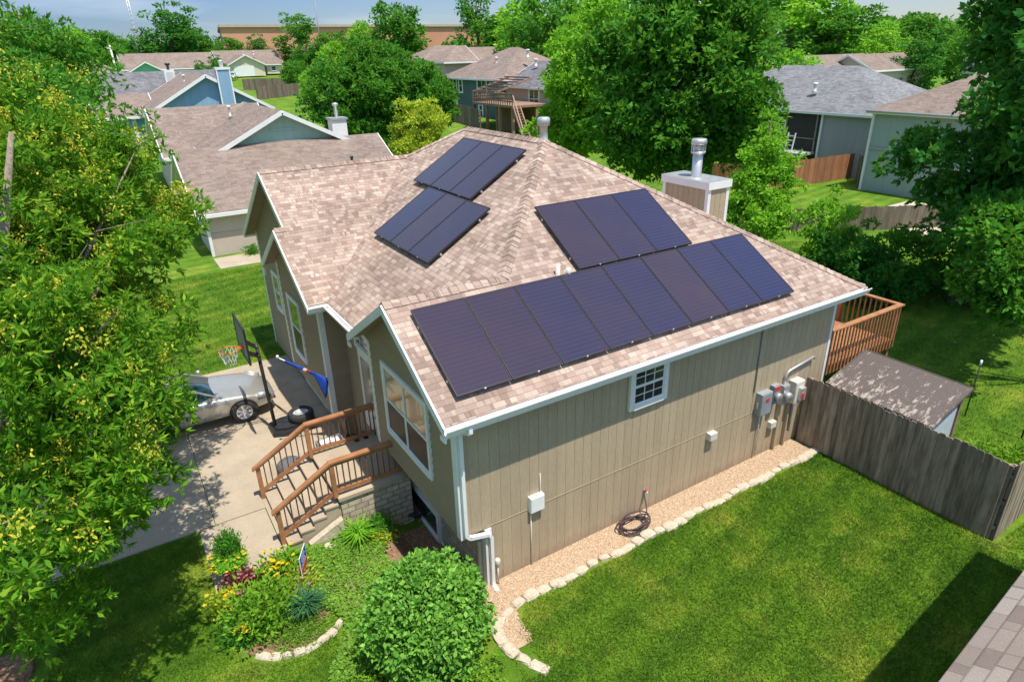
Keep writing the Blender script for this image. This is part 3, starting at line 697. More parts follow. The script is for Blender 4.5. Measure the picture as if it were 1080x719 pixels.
# ------------------------------------------------------------------ ground
def axis_pts(lo, hi, fine):
    a = set()
    for (x0, x1, st) in fine:
        a.update(np.round(np.arange(x0, x1 + 1e-6, st), 4))
    return sorted(a)
xs = axis_pts(0, 0, [(-1500, -100, 200), (-100, -20, 10), (-20, -2, 1), (-2, .6, .13), (.6, 30, 1.4), (30, 120, 6), (120, 300, 20), (300, 1500, 200)])
ys = axis_pts(0, 0, [(-1500, -100, 200), (-100, -12, 11), (-12, -0.6, 1.2), (-.2, 4.6, .16), (5, 26, 1.5), (27, 60, 1.5), (60, 200, 7), (200, 1500, 100)])
vs = [(x, y, gz(x, y)) for y in ys for x in xs]; nx = len(xs)
fs = [(j*nx+i, j*nx+i+1, (j+1)*nx+i+1, (j+1)*nx+i) for j in range(len(ys)-1) for i in range(nx-1)]
g = MB(); g.raw(vs, fs, 0, True); ground = tag(g.build('ground', 'lawn', None, recalc=False), kind='structure')

q = MB()   # driveway in cast bays, with open joints between them
def bays(q, x0, x1, y0, y1, nx_, ny_, zt=.03):
    for i in range(nx_):
        for j in range(ny_):
            a = x0 + (x1-x0)*i/nx_; b = x0 + (x1-x0)*(i+1)/nx_; c = y0 + (y1-y0)*j/ny_; d = y0 + (y1-y0)*(j+1)/ny_
            q.box((a+.008, c+.008, -.1), (b-.008, d-.008, zt))
bays(q, -18.0, -.50, 4.62, 12.4, 5, 2); tag(q.build('driveway', 'concrete', None), kind='structure')
q = MB(); bays(q, -4.33, -2.98, 2.62, 4.60, 1, 1, .034); q.box((-2.97, 2.75, -.1), (-2.86, 5.3, .045)); tag(q.build('walkway', 'concrete', None), kind='structure')
q = MB(); q.box((-18, 4.64, -.1), (-.52, 12.38, -.005)); tag(q.build('path_bedding', 'dark', None), kind='structure')
q = MB(); q.box((-.6, 23.9, -.1), (14, 25.9, .03)); tag(q.build('side_path', 'concrete', None), kind='structure')
q = MB(); q.box((30.5, 8, -.1), (37.5, 12.8, .03)); tag(q.build('patio', 'foundation', None), kind='structure')

def patch(name, mat, inside, x0, x1, y0, y1, st, dz, label=None):
    """ground-following sheet covering the cells whose centre is inside."""
    q = MB(); nxx = int((x1-x0)/st); nyy = int((y1-y0)/st)
    for i in range(nxx):
        for j in range(nyy):
            x, y = x0+i*st, y0+j*st
            if inside(x+st/2, y+st/2):
                q.face([(x, y, gz(x, y)+dz), (x+st, y, gz(x+st, y)+dz), (x+st, y+st, gz(x+st, y+st)+dz), (x, y+st, gz(x, y+st)+dz)])
    o = q.build(name, mat, None, recalc=False); tag(o, kind='structure'); return o
def edge_y(x): return -.66 if x > .25 else -.66 - (.25 - x) * 1.25
patch('gravel_bed', 'pinkgravel', lambda x, y: (edge_y(x) < y < 0 and x > -.35) or (x < 0 and -1.5 < y < .5 and x > -.45), -.45, 8.85, -1.6, .5, .05, .012)
wob = lambda x, y: .18 * mnoise.noise(Vector((x*1.6, y*1.6, 0)))
patch('mulch_bed', 'mulch', lambda x, y: x > -1.15 + wob(x, y)*1.4 - .25*math.sin(y) and not (y > 2.7 and x < -.19), -1.6, 0.0, .1, 4.3, .06, .012)
bed = lambda x, y: (math.hypot((x+3.35)/.95, (y-1.45)/1.05) + wob(x, y)*1.8) < .86
patch('flower_bed_soil', 'mulch', bed, -4.6, -2.2, .2, 2.7, .06, .012)

def stones(n, name='edging_stone'):
    pass
def stone_mesh(seed, sx, sy, sz):
    r = random.Random(seed); q = MB(); k = 8; vs = []
    for h, s in ((0, .92), (.45, 1.0), (.85, .86), (1.0, .6)):
        for j in range(k):
            a = 2*PI*j/k; rr = s * (1 + r.uniform(-.13, .13)); c, d = math.cos(a), math.sin(a)
            m_ = max(abs(c), abs(d)) ** .55
            vs.append((sx*rr*c/m_/2, sy*rr*d/m_/2, sz*h*(1 + r.uniform(-.06, .06))))
    vs.append((0, 0, sz*1.02))
    fs = [(i*k+j, i*k+(j+1)%k, (i+1)*k+(j+1)%k, (i+1)*k+j) for i in range(3) for j in range(k)] + [(3*k+j, 3*k+(j+1)%k, 4*k) for j in range(k)] + [tuple(range(k-1, -1, -1))]
    q.raw(vs, fs, 0, False); return q
st_me = []
for s in range(6):
    o = stone_mesh(s, .33, .20, .095).build('edging_stone', 'limestone', None); st_me.append(o.data); bpy.data.objects.remove(o)
def place_stone(x, y, rz, sc_, label, group, z=None):
    o = bpy.data.objects.new('edging_stone', random.choice(st_me)); COL.objects.link(o)
    o.location = (x, y, (gz(x, y) if z is None else z) - .03); o.rotation_euler = (random.uniform(-.06, .06), random.uniform(-.06, .06), rz); o.scale = (sc_*random.uniform(.75, 1.2), sc_*random.uniform(.75, 1.25), random.uniform(.7, 1.3))
    tag(o, label, 'stone', group)
path_pts = [(-.20, -1.98), (-.33, -1.72), (-.43, -1.45), (-.44, -1.16), (-.32, -.90), (-.06, -.76)] + [(.22 + .286*i, -.68 + .03*math.sin(i*1.3)) for i in range(31)]
for i, (x, y) in enumerate(path_pts):
    nxp = path_pts[min(i+1, len(path_pts)-1)]; pvp = path_pts[max(i-1, 0)]
    place_stone(x, y, math.atan2(nxp[1]-pvp[1], nxp[0]-pvp[0]) + random.uniform(-.15, .15), random.uniform(.85, 1.08),
                'pale limestone block edging the gravel strip along the tan side wall', 'limestone blocks edging the gravel strip')
for i in range(8):
    a = math.radians(228 + 11.5*i); x = -3.25 + .98*math.cos(a); y = 1.5 + 1.08*math.sin(a)
    place_stone(x, y, a + PI/2, random.uniform(.62, .8), 'pale curved stone edging the flower bed by the lawn', 'stones edging the flower bed')
for i, (x, y, s) in enumerate([(-1.95, 2.52, 1.2), (-2.2, 2.58, .9), (-2.45, 2.62, .8), (-2.7, 2.6, 1.0), (-2.75, 2.35, .7), (-1.6, 2.5, 1.1), (-2.35, 2.42, .7)]):
    place_stone(x, y, random.uniform(0, 3), s, 'loose pale rock beside the right side of the front steps', 'loose rocks beside the front steps')
# pebbles lying in the strip
n = 9000; P = np.zeros((n, 3)); P[:, 0] = rng.uniform(-.3, 8.8, n); P[:, 1] = rng.uniform(-.62, -.01, n); P[:, 2] = .012
n2 = 1200; Q = np.zeros((n2, 3)); Q[:, 0] = rng.uniform(-.38, 0.05, n2); Q[:, 1] = rng.uniform(-1.4, .1, n2); Q[:, 2] = .012; P = np.vstack([P, Q]); n = len(P)
oct_ = np.array([(1,0,0),(0,1,0),(-1,0,0),(0,-1,0)]); R_ = rng.uniform(.009, .026, (n, 1)); A_ = rng.uniform(0, 6.28, n)
tri = []
ca, sa = np.cos(A_)[:, None], np.sin(A_)[:, None]
def rotp(v): return P + np.hstack([R_*(v[0]*ca - v[1]*sa), R_*(v[0]*sa + v[1]*ca)*.75, R_*v[2]*np.ones_like(ca)])
top_ = [rotp((.5*c[0], .5*c[1], .62)) for c in oct_]; low = [rotp((c[0], c[1], 0)) for c in oct_]
quads = [np.stack([low[k], low[(k+1)%4], top_[(k+1)%4], top_[k]], 1) for k in range(4)] + [np.stack(top_, 1)]
m, nt, b = nmat('loose_pink_pebbles'); gg = nt.nodes.new('ShaderNodeNewGeometry')
nt.links.new(ramp(nt, gg.outputs['Random Per Island'], [(0, (.29,.18,.105)), (.35, (.43,.29,.175)), (.7, (.54,.41,.28)), (1, (.66,.58,.47))]), b.inputs['Base Color']); b.inputs['Roughness'].default_value = .9; M['pebble'] = m
peb = fast_mesh('gravel', np.concatenate(quads).reshape(-1, 3), 4, 'pebble'); tag(peb, 'loose pinkish gravel along the foot of the side wall', 'gravel', kind='stuff')

# ------------------------------------------------------------------ front steps with landing and rails
t = thing('front_steps', 'concrete front steps and landing with orange stained wooden rails', 'steps', (0, 0, 0))
q = MB(); q.box((-1.78, 2.90, .77), (-.215, 5.05, .85)); q.build('landing', 'concrete', t)
q = MB()
def sq(a, b, c, d):
    a, b, c, d = map(Vector, (a, b, c, d)); u = (b-a).length; v = (d-a).length; q.face([a, b, c, d], 0, [(0, 0), (u, 0), (u, v), (0, v)])
sq((-1.74, 2.94, -.5), (-.21, 2.94, -.5), (-.21, 2.94, .77), (-1.74, 2.94, .77)); sq((-1.74, 5.0, -.1), (-1.74, 2.94, -.1), (-1.74, 2.94, .77), (-1.74, 5.0, .77)); sq((-.21, 5.0, -.1), (-1.74, 5.0, -.1), (-1.74, 5.0, .77), (-.21, 5.0, .77))
q.build('landing_base', 'stone', t, recalc=False)
for i in range(4):
    xa = -1.78 - .27*(i+1); zt = .85 - .17*(i+1)
    q = MB(); q.box((xa, 2.98, -.05), (xa + .30 if i == 0 else xa + .27, 5.10, zt - .042)); q.box((xa - .02, 2.96, zt - .04), (xa + .27, 5.12, zt)); q.build('step', 'concrete', t)
q = MB(); prism(q, [(-1.78, 2.78, -.1), (-2.5, 2.78, -.1), (-2.5, 2.78, .10), (-1.78, 2.78, .42)], (0, .155, 0)); q.build('cheek_wall', 'limestone', t)
def railing(yl, yb, side):
    r = MB()
    L1 = Vector((-1.80, yl, 1.68)); L0 = Vector((-.24, yl, 1.68)); B = Vector((-2.93, yb, .90))
    q = MB(); q.beam(L0, L1 + Vector((-.04, 0, 0)), .135, .04); q.beam(L1 + Vector((-.02, 0, 0)), B + Vector((-.10, 0, -.07)), .135, .04); rl = q.build('rail_cap', 'rail', t)
    q = MB(); q.beam((-1.80, yl, .84), (-1.80, yl, 1.66), .09, .09); q.build('post', 'rail', t)
    q = MB(); q.beam((-2.92, yb, .02), (-2.92, yb, .885), .09, .09); q.build('post', 'rail', t)
    q = MB(); q.beam((-.24, yl, .85), (-.24, yl, 1.66), .04, .09); q.build('post', 'rail_dark', t)
    q = MB(); q.beam((-.25, yl, .97), (-1.76, yl, .97), .04, .09); q.beam((-1.84, yl, .95), (-2.88, yb, .24), .04, .09); q.build('bottom_rail', 'rail', t)
    q = MB(); q.beam((-.25, yl, 1.615), (-1.76, yl, 1.615), .035, .08); q.beam((-1.84, yl, 1.60), (-2.88, yb, .88), .035, .08); q.build('top_rail', 'rail', t)
    q = MB()
    for k in range(12):
        x = -.36 - k*.122; q.beam((x, yl, .98), (x, yl, 1.60), .024, .024)
    for k in range(8):
        f = (k+.7)/8.4; x = -1.84 - 1.04*f; y = yl + (yb-yl)*f; q.beam((x, y, .95 - .70*f), (x, y, 1.60 - .72*f), .024, .024)
    q.build('baluster', 'rail_dark', t)
railing(3.02, 3.22, 0); railing(4.76, 4.98, 1)
# small things round the door
q = MB(); q.box((-1.0, 3.55, .853), (-.45, 4.2, .868)); d = None
t = thing('storage_bin', 'clear storage bin with white papers on the landing by the far rail', 'bin', (-1.22, 5.27, .0))
q = MB(); q.box((-.30, -.17, .5), (.30, .17, .52)); q.box((-.3, -.17, .52), (-.28, .17, .78)); q.box((.28, -.17, .52), (.3, .17, .78)); q.box((-.28, -.17, .52), (.28, -.15, .78)); q.box((-.28, .15, .52), (.28, .17, .78)); q.build('tub', 'gray_box', t)
q = MB(); q.box((-.24, -.12, .52), (.06, .1, .80)); q.box((.07, -.1, .52), (.22, .12, .76)); q.build('papers', 'white', t)
q = MB(); q.box((-.32, -.2, 0), (.32, .2, .5)); q.build('stand', 'pvc', t)
for i, (x, m_, lab) in enumerate([(-.72, 'red', 'dark red shoe standing upright by the far landing rail'), (-.50, 'black', 'black shoe beside the dark red shoe by the far landing rail')]):
    t = thing('shoe', lab, 'shoe', (x, 4.92, .852), group='shoes left on the landing')
    q = MB(); q.lathe([(.045, 0), (.055, .02), (.05, .07), (.03, .10)], (0, 0, 0), 'z', 12); q.beam((0, -.02, .03), (0, -.16, .025), .09, .05); q.build('upper', 'leaf_red' if i == 0 else m_, t)
    q = MB(); q.box((-.05, -.19, -.001), (.05, .05, .012)); q.build('sole', 'rubber', t)
q = MB(); q.lathe([(.26, .0), (.30, .03), (.30, .30), (.24, .36), (.1, .42)], (0, 0, 0), 'z', 14)
t = tag(q.build('rubbish_bag', 'mat_gray', None), 'dark gray full bag on the driveway just below the steps rail', 'bag'); t.location = (-2.15, 5.55, .03)
q = MB(); q.lathe([(.09, 0), (.13, .22), (.14, .22), (.13, .24), (.10, .20)], (0, 0, 0), 'z', 16)
t = thing('door_planter', 'small dark planter with drooping plant by the garage corner', 'planter', (-.55, 5.95, .03)); q.build('pot', 'black', t)

# ------------------------------------------------------------------ hoop, loose wheel, flag
t = thing('basketball_hoop', 'portable basketball hoop with orange rim over the driveway', 'basketball hoop', (-2.0, 7.72, .03))
q = MB(); prism(q, [(-.12, -.30, 0), (-.12, .30, 0), (.15, .42, 0), (.95, .42, 0), (1.05, .30, 0), (1.05, -.30, 0), (.95, -.42, 0), (.15, -.42, 0)], (0, 0, .12))
prism(q, [(-.02, -.20, .12), (-.02, .20, .12), (.22, .32, .12), (.85, .32, .12), (.92, .2, .12), (.92, -.2, .12), (.85, -.32, .12), (.22, -.32, .12)], (0, 0, .07)); q.build('base', 'black', t)
q = MB(); q.tube([(.02, 0, .1), (-.02, 0, 1.3), (-.05, 0, 2.55)], .045, 10); q.tube([(.55, -.16, .15), (.0, -.03, .95)], .014, 6); q.tube([(.55, .16, .15), (0, .03, .95)], .014, 6); q.build('pole', 'black', t)
q = MB()
for yy in (-.1, .1):
    q.beam((-.05, yy, 2.45), (-.33, yy, 2.72), .02, .05); q.beam((-.02, yy, 2.2), (-.33, yy, 2.40), .02, .05)
q.build('arm', 'black', t)
q = MB(); q.box((-.36, -.62, 2.32), (-.34, .62, 3.20)); bb = q.build('backboard', 'gray_box', t)
q = MB()
for (a, b) in (((-.35, -.64, 2.31), (-.35, .64, 2.31)), ((-.35, -.64, 3.21), (-.35, .64, 3.21)), ((-.35, -.64, 2.31), (-.35, -.64, 3.21)), ((-.35, .64, 2.31), (-.35, .64, 3.21))): q.beam(a, b, .05, .04, up=(1, 0, .01))
q.build('edge_frame', 'black', bb)
q = MB(); c = Vector((-.70, 0, 2.55)); q.tube([c + Vector((.23*math.cos(a), .23*math.sin(a), 0)) for a in np.linspace(0, 2*PI, 25)], .012, 6, cap=False); q.beam((-.36, -.05, 2.54), (-.48, -.05, 2.55), .02, .03); q.beam((-.36, .05, 2.54), (-.48, .05, 2.55), .02, .03); q.box((-.385, -.08, 2.48), (-.36, .08, 2.60)); rim = q.build('rim', 'orange', t)
q = MB()
for k in range(12):
    a = 2*PI*k/12
    for s in (1, -1):
        q.tube([c + Vector((r*math.cos(a + s*w), r*math.sin(a + s*w), -h)) for r, w, h in ((.225, 0, .01), (.19, .26, .14), (.15, .52, .27), (.13, .78, .38))], .006, 4, cap=False)
q.build('net', 'white', rim)
def tyre(t, R, w, at, axis, mat_rim='chrome', spokes=7):
    ax = axis
    q = MB(); prof = [(R*.66, -w/2), (R*.93, -w/2), (R, -w*.38), (R, w*.38), (R*.93, w/2), (R*.66, w/2), (R*.62, 0)]
    q.lathe(prof, at, ax, 28); return q
t = thing('loose_wheel', 'spare car wheel lying flat on the black hoop base', 'wheel', (-1.30, 7.68, .22))
q = MB(); q.lathe([(.20, 0), (.30, 0), (.335, .04), (.335, .18), (.30, .22), (.215, .22), (.20, .16), (.20, 0)], (0, 0, 0), 'z', 30, cap=False); q.build('tyre', 'rubber', t)
q = MB(); q.lathe([(.20, .02), (.205, .17), (.19, .18), (.17, .10), (.03, .12), (.0, .125)], (0, 0, 0), 'z', 30)
for k in range(6):
    a = k*PI/3; q.beam((.03*math.cos(a), .03*math.sin(a), .14), (.18*math.cos(a), .18*math.sin(a), .16), .055, .03)
q.build('rim', 'chrome', t)
t = thing('flag', 'blue flag furled on a slanted pole at the garage corner trim', 'flag', (-.79, 6.30, 1.9))
q = MB(); q.tube([(.0, 0, -.08), (-1.05, 0, .80)], .013, 8); q.lathe([(.0, -.02), (.035, 0), (.035, .05), (0, .08)], (-1.06, 0, .8), 'z', 8); q.build('pole', 'white', t)
# furled cloth: gathered round the pole, hanging out towards the wall
vs = []; N = 26; K = 12
for i in range(N):
    f = i/(N-1); px, pz = -.92 + .86*f, .69 - .72*f
    drop = .03 + .50*max(0, (f-.74)/.26)**1.1; w = .018 + .018*f + .03*max(0, (f-.74)/.26)
    for k in range(K):
        a = 2*PI*k/K; fold = 1 + .35*math.sin(3*a + 6*f) 
        vs.append((px + w*.9*math.cos(a)*fold, w*.8*math.sin(a)*fold, pz - drop*.5 + (drop*.5 + .02)*math.cos(a + .6)))
q = MB(); q.raw(vs, [(i*K+k, i*K+(k+1)%K, (i+1)*K+(k+1)%K, (i+1)*K+k) for i in range(N-1) for k in range(K)] + [tuple(range(K)), tuple((N-1)*K+k for k in range(K))], 0, True)
for p_i in range(len(q.m)):
    ff = (p_i // K) / (N-1)
    if .40 < ff < .50: q.m[p_i] = 1
    elif .50 < ff < .58: q.m[p_i] = 2
q.build('cloth', ['blue_cloth', 'white', 'red'], t)

# ------------------------------------------------------------------ cars
def car(name, label, paint, group=None):
    t = thing(name, label, 'car', group=group)
    # stations along the car (x forward), y half width, z profile
    st = [(-2.30, .62, .34, .60, .62), (-2.22, .78, .26, .80, .84), (-1.9, .86, .24, .88, .94), (-1.45, .88, .24, .92, .98), (-.8, .89, .22, .90, .93), (0, .89, .22, .88, .90), (.75, .89, .22, .86, .90), (1.2, .88, .22, .82, .88), (1.7, .87, .24, .74, .80), (2.05, .80, .26, .64, .69), (2.22, .66, .30, .54, .58), (2.30, .50, .36, .48, .50)]
    vs = []; K = 0
    for x, w, zb, zs, zc in st:
        ring = [(-w*.72, zb), (-w*.96, zb+.05), (-w, (zb+zs)/2), (-w*.97, zs-.06), (-w*.88, zs), (-w*.45, zc-.005), (0, zc), (w*.45, zc-.005), (w*.88, zs), (w*.97, zs-.06), (w, (zb+zs)/2), (w*.96, zb+.05), (w*.72, zb)]
        K = len(ring); vs += [(x, y, z) for y, z in ring]
    q = MB(); n = len(st)
    q.raw(vs, [(i*K+k, (i+1)*K+k, (i+1)*K+(k+1)%K, i*K+(k+1)%K) for i in range(n-1) for k in range(K)] + [tuple(range(K)), tuple((n-1)*K+k for k in range(K))[::-1]], 0, True)
    b = q.build('body', paint, t)
    s = b.modifiers.new('s', 'SUBSURF'); s.levels = 2; s.render_levels = 2
    # cabin: glass lower ring to painted roof
    def ringpts(x0, x1, w0, z, r=.0): return [(x0, -w0*.82, z), (x0, w0*.82, z), ((x0*.7+x1*.3), w0, z), ((x0*.2+x1*.8), w0, z), (x1, w0*.8, z), (x1, -w0*.8, z), ((x0*.2+x1*.8), -w0, z), ((x0*.7+x1*.3), -w0, z)]
    lo = ringpts(-1.75, .82, .80, .86); mid = ringpts(-1.38, .32, .72, 1.12); hi = ringpts(-1.05, -.10, .60, 1.33)
    q = MB(); q.raw(lo + mid + hi, [(k, (k+1)%8, 8+(k+1)%8, 8+k) for k in range(8)] + [(8+k, 8+(k+1)%8, 16+(k+1)%8, 16+k) for k in range(8)], 0, True); q.build('window_glass', 'pane_blue', t)
    top_ = ringpts(-1.20, .0, .64, 1.29); t2 = ringpts(-.85, -.25, .48, 1.39)
    q = MB(); q.raw(top_ + t2, [(k, (k+1)%8, 8+(k+1)%8, 8+k) for k in range(8)] + [tuple(range(8, 16)), tuple(range(8))[::-1]], 0, True)
    for s_ in (-1, 1):
        q.beam((.80, s_*.68, .87), (-.05, s_*.54, 1.31), .06, .035); q.beam((-1.72, s_*.68, .87), (-1.05, s_*.53, 1.36), .10, .035); q.beam((-.45, s_*.79, .88), (-.45, s_*.60, 1.36), .07, .03)
    q.build('roof', paint, t)
    for wx in (1.38, -1.36):
        for s_ in (-1, 1):
            q = MB(); yo = s_*.80; R = .325; w = .2
            q.lathe([(R*.64, yo-w/2), (R*.93, yo-w/2), (R, yo-w*.38), (R, yo+w*.38), (R*.93, yo+w/2), (R*.64, yo+w/2), (R*.62, yo), (R*.64, yo-w/2)], (wx, 0, R), 'y', 26, cap=False); wh = q.build('wheel', 'rubber', t)
            q = MB(); yy = yo + s_*.085; q.lathe([(R*.66, yy - s_*.05), (R*.66, yy + s_*.012), (R*.60, yy + s_*.012), (R*.56, yy - s_*.03), (.03, yy - s_*.04), (0, yy - s_*.04)], (wx, 0, R), 'y', 26)
            for k in range(7):
                a = 2*PI*k/7; q.beam((wx + .02*math.cos(a), yy + s_*.0, R + .02*math.sin(a)), (wx + R*.6*math.cos(a), yy + s_*.008, R + R*.6*math.sin(a)), .045, .02, up=(0, 1, 0))
            q.build('rim', 'chrome', wh)
            q = MB(); q.tube([(wx + .355*math.cos(a), s_*.872, .325 + .355*math.sin(a)) for a in np.linspace(-.25, PI + .25, 18)], .022, 6); q.build('wheel_arch', 'black', t)
    for s_ in (-1, 1):
        q = MB(); q.raw([(1.78, s_*.80, .60), (2.12, s_*.66, .52), (2.10, s_*.62, .66), (1.80, s_*.76, .765), (1.78, s_*.86, .60), (2.16, s_*.74, .50), (2.14, s_*.68, .64), (1.80, s_*.84, .735)], [(0,1,2,3),(4,5,6,7),(0,4,5,1),(1,5,6,2),(2,6,7,3),(3,7,4,0)], 0, True); q.build('headlight', 'galv', t)
        q = MB(); q.lathe([(0, -.07), (.06, -.06), (.075, 0), (.05, .05), (0, .06)], (.62, s_*.98, .95), 'x', 10); q.build('wing_mirror', paint, t)
        q = MB(); q.box((-.5, s_*.895, .62), (-.35, s_*.91, .65)); q.build('door_handle', paint, t)
    q = MB(); q.box((2.20, -.5, .30), (2.29, .5, .36)); q.build('grille', 'black', t)
    return t
M['car_white'] = vary('white_car_paint', (.72,.72,.72), (.76,.76,.76), 4, .3, 0, coat=.8)
M['car_dark'] = vary('dark_car_paint', (.03,.03,.035), (.04,.04,.045), 4, .3, 0, coat=.8)
c1 = car('parked_car', 'champagne silver car parked on the driveway, half hidden by the tree', 'car'); c1.location = (-3.92, 9.52, .032)
c2 = car('parked_car', 'white car parked before the far cream house garage', 'car_white'); c2.location = (24.4, 150.5, gz(24.4, 150.5) + .25); c2.rotation_euler = (0, 0, -1.9)
c3 = car('parked_car', 'dark car parked beside the white one at the far cream house', 'car_dark'); c3.location = (21.5, 152.0, gz(21.5, 152) + .25); c3.rotation_euler = (0, 0, -1.9)

# ------------------------------------------------------------------ fences
def fence(name, label, a, b, h, mat, pw=.14, gap=.003, group=None, posts=2.4, rails=True, back=1, ears=True):
    a = Vector((*a, gz(*a))); b = Vector((*b, gz(*b))); d = b - a; L = math.hypot(d.x, d.y); u = Vector((d.x, d.y, 0)) / L; nrm = Vector((-u.y, u.x, 0)) * back
    t = thing(name, label, 'fence', a, math.atan2(u.y, u.x), group)
    q = MB(); n = int(L / (pw + gap)); sl = d.z / L; ny = .5 * back
    for i in range(n):
        s = i*(pw+gap); hh = h + random.uniform(-.035, .02); o = random.uniform(-.006, .006); zb = sl*s + random.uniform(-.01, .03) ; tl = random.uniform(-.006, .006); e = .03 if ears else 0
        pts = [(s, o, zb), (s+pw, o, zb), (s+pw+tl, o, zb+hh-e), (s+pw-e+tl, o, zb+hh), (s+e+tl, o, zb+hh), (s+tl, o, zb+hh-e)] if ears else [(s, o, zb), (s+pw, o, zb), (s+pw, o, zb+hh), (s, o, zb+hh)]
        prism(q, pts, (0, .018, 0))
    q.build('fence_boards', mat, t)
    if rails:
        for z in (.3, h*.5, h - .3):
            q = MB(); q.beam((0, .055*back + .009, z), (L, .055*back + .009, z + d.z), .04, .09); q.build('rail', mat, t)
    k = int(L / posts)
    for i in range(k + 1):
        q = MB(); s = min(L*i/max(k, 1) + .05, L - .05); q.beam((s, .12*back + .009, sl*s), (s, .12*back + .009, sl*s + h - .08), .09, .09); q.build('post', mat, t)
    return t
m = M['fence_old']  # vary tone board to board
def board_tone(mat, lo, hi):
    nt = mat.node_tree; b = nt.nodes['Principled BSDF']; src = b.inputs['Base Color'].links[0].from_socket
    g = nt.nodes.new('ShaderNodeNewGeometry'); nt.links.new(mixc(nt, .8, src, ramp(nt, g.outputs['Random Per Island'], [(0, (lo,)*3), (1, (hi,)*3)]), 'OVERLAY'), b.inputs['Base Color'])
for k, lo, hi in (('fence_old', .3, .68), ('fence_back', .3, .65), ('fence_red', .35, .62), ('limestone', .4, .62), ('siding', .47, .53), ('rail_dark', .35, .6), ('wood_old', .3, .7)): board_tone(M[k], lo, hi)
fence('wooden_fence', 'tall weathered gray picket fence running out from the house corner', (8.86, -.10), (8.86, -4.50), 1.80, 'fence_old', back=1)
fence('wooden_fence', 'weathered gray fence leg turning right at the lawn corner', (8.90, -4.53), (18.0, -4.05), 1.80, 'fence_old', back=1)
fence('back_fence', 'low brown-gray picket fence behind the backyard shrubs', (15.5, 18.2), (37.5, 5.6), 1.25, 'fence_back', posts=2.4)
fence('cedar_fence', 'reddish cedar privacy fence below the neighbour\'s screened porch', (33.5, 20.2), (42.0, 19.4), 1.75, 'fence_red', posts=2.4)
fence('cedar_fence', 'shaded cedar fence between the dark tree and the small tree', (31.5, 24.5), (33.4, 20.4), 1.6, 'fence_red')
# open slat fence between the two right-hand houses
t = thing('slat_fence', 'open horizontal slat fence in the gap beside the sage green house', 'fence', (0, 0, 0))
for i in range(5):
    q = MB(); q.beam((42.2, 19.2, .25 + i*.34), (39.2, 17.2, .25 + i*.34), .03, .17); q.build('slat', 'fence_back', t)
for i in range(4):
    q = MB(); q.beam((42.2 - i, 19.2 - .667*i, 0), (42.2 - i, 19.2 - .667*i, 1.9), .09, .09); q.build('post', 'fence_back', t)
fence('far_fence', 'brown fence across the yards before the far cream house', (20.0, 118), (33.0, 113), 1.8, 'fence_back', pw=.3, posts=6, rails=False)
fence('far_fence', 'nearer brown fence curving behind the blue house', (17.5, 96), (31.0, 104), 1.8, 'fence_back', pw=.3, posts=6, rails=False)
fence('far_fence', 'gray fence at the foot of the slate two-storey house', (28.0, 57.5), (28.0, 49.5), 1.9, 'fence_back', pw=.2, posts=3)
fence('far_fence', 'dark fence under the yellow-green tree behind the neighbour\'s roof', (13.0, 33.0), (21.0, 36.0), 1.7, 'fence_back', pw=.2, posts=3)

# ------------------------------------------------------------------ shed, deck, stakes
t = thing('garden_shed', 'small shed with flaking flat gray roof behind the fence', 'shed', (0, 0, 0))
q = MB()
def shz(x): return 1.76 + (x - 9.0) * .33
P = [(9.02, -2.88, shz(9.02)), (10.42, -2.88, shz(10.42)), (10.42, -.52, shz(10.42)), (9.02, -.52, shz(9.02))]
prism(q, P, (0, 0, -.05)); q.build('roof', 'shed_roof', t)
q = MB(); q.box((9.10, -2.78, 0), (9.13, -.62, 1.70)); q.box((9.13, -2.78, 0), (10.3, -2.75, 1.72)); q.box((9.13, -.65, 0), (10.3, -.62, 1.72)); prism(q, [(9.13, -2.775, 1.70), (10.30, -2.775, 1.70), (10.30, -2.775, 2.12), (9.13, -2.775, 1.745)], (0, .02, 0)); q.build('wall', 'shed_paint', t)
q = MB(); q.box((10.28, -2.82, 0), (10.36, -2.73, 2.13)); q.box((10.28, -.66, 0), (10.36, -.58, 2.13)); q.box((10.29, -2.72, .02), (10.32, -1.8, 2.1)); q.box((10.29, -1.78, .02), (10.32, -.67, 2.1)); q.build('door', 'wood_old', t)
q = MB(); 
for (a, b) in (((9.0, -2.9, shz(9.0)-.03), (10.44, -2.9, shz(10.44)-.03)), ((10.44, -2.9, shz(10.44)-.03), (10.44, -.5, shz(10.44)-.03)), ((9.0, -.5, shz(9)-.03), (10.44, -.5, shz(10.44)-.03)), ((9.0, -2.9, shz(9)-.03), (9.0, -.5, shz(9)-.03))): q.beam(a, b, .025, .07)
q.build('roof_edge', 'shed_roof', t)

t = thing('rear_deck', 'raised orange stained wooden deck at the back corner of the house', 'deck', (0, 0, 0))
q = MB(); DX0, DX1, DY0, DY1, DZ = 9.70, 13.28, .32, 4.0, 1.50
for i in range(25): q.box((DX0, DY0 + i*.148, DZ - .035), (DX1, DY0 + .141 + i*.148, DZ))
q.build('floor', 'rail', t)
q = MB(); q.box((DX0, DY0 - .04, DZ - .25), (DX1, DY0 - .001, DZ - .04)); q.box((DX1, DY0 - .04, DZ - .25), (DX1 + .04, DY1, DZ - .04)); q.build('rim_joist', 'rail_dark', t)
for (x, y) in ((DX1 - .08, DY0 + .03), (DX1 - .08, DY1 - .1), (11.4, DY0 + .10)):
    q = MB(); q.box((x, y, -.05), (x + .10, y + .10, DZ - .04)); q.build('post', 'rail', t)
q = MB(); zt = 2.52
q.box((DX0, DY0 - .09, zt - .04), (DX1 + .10, DY0 + .06, zt)); q.box((DX1 - .05, DY0 + .061, zt - .041), (DX1 + .10, DY1, zt - .001)); q.build('rail_cap', 'rail', t)
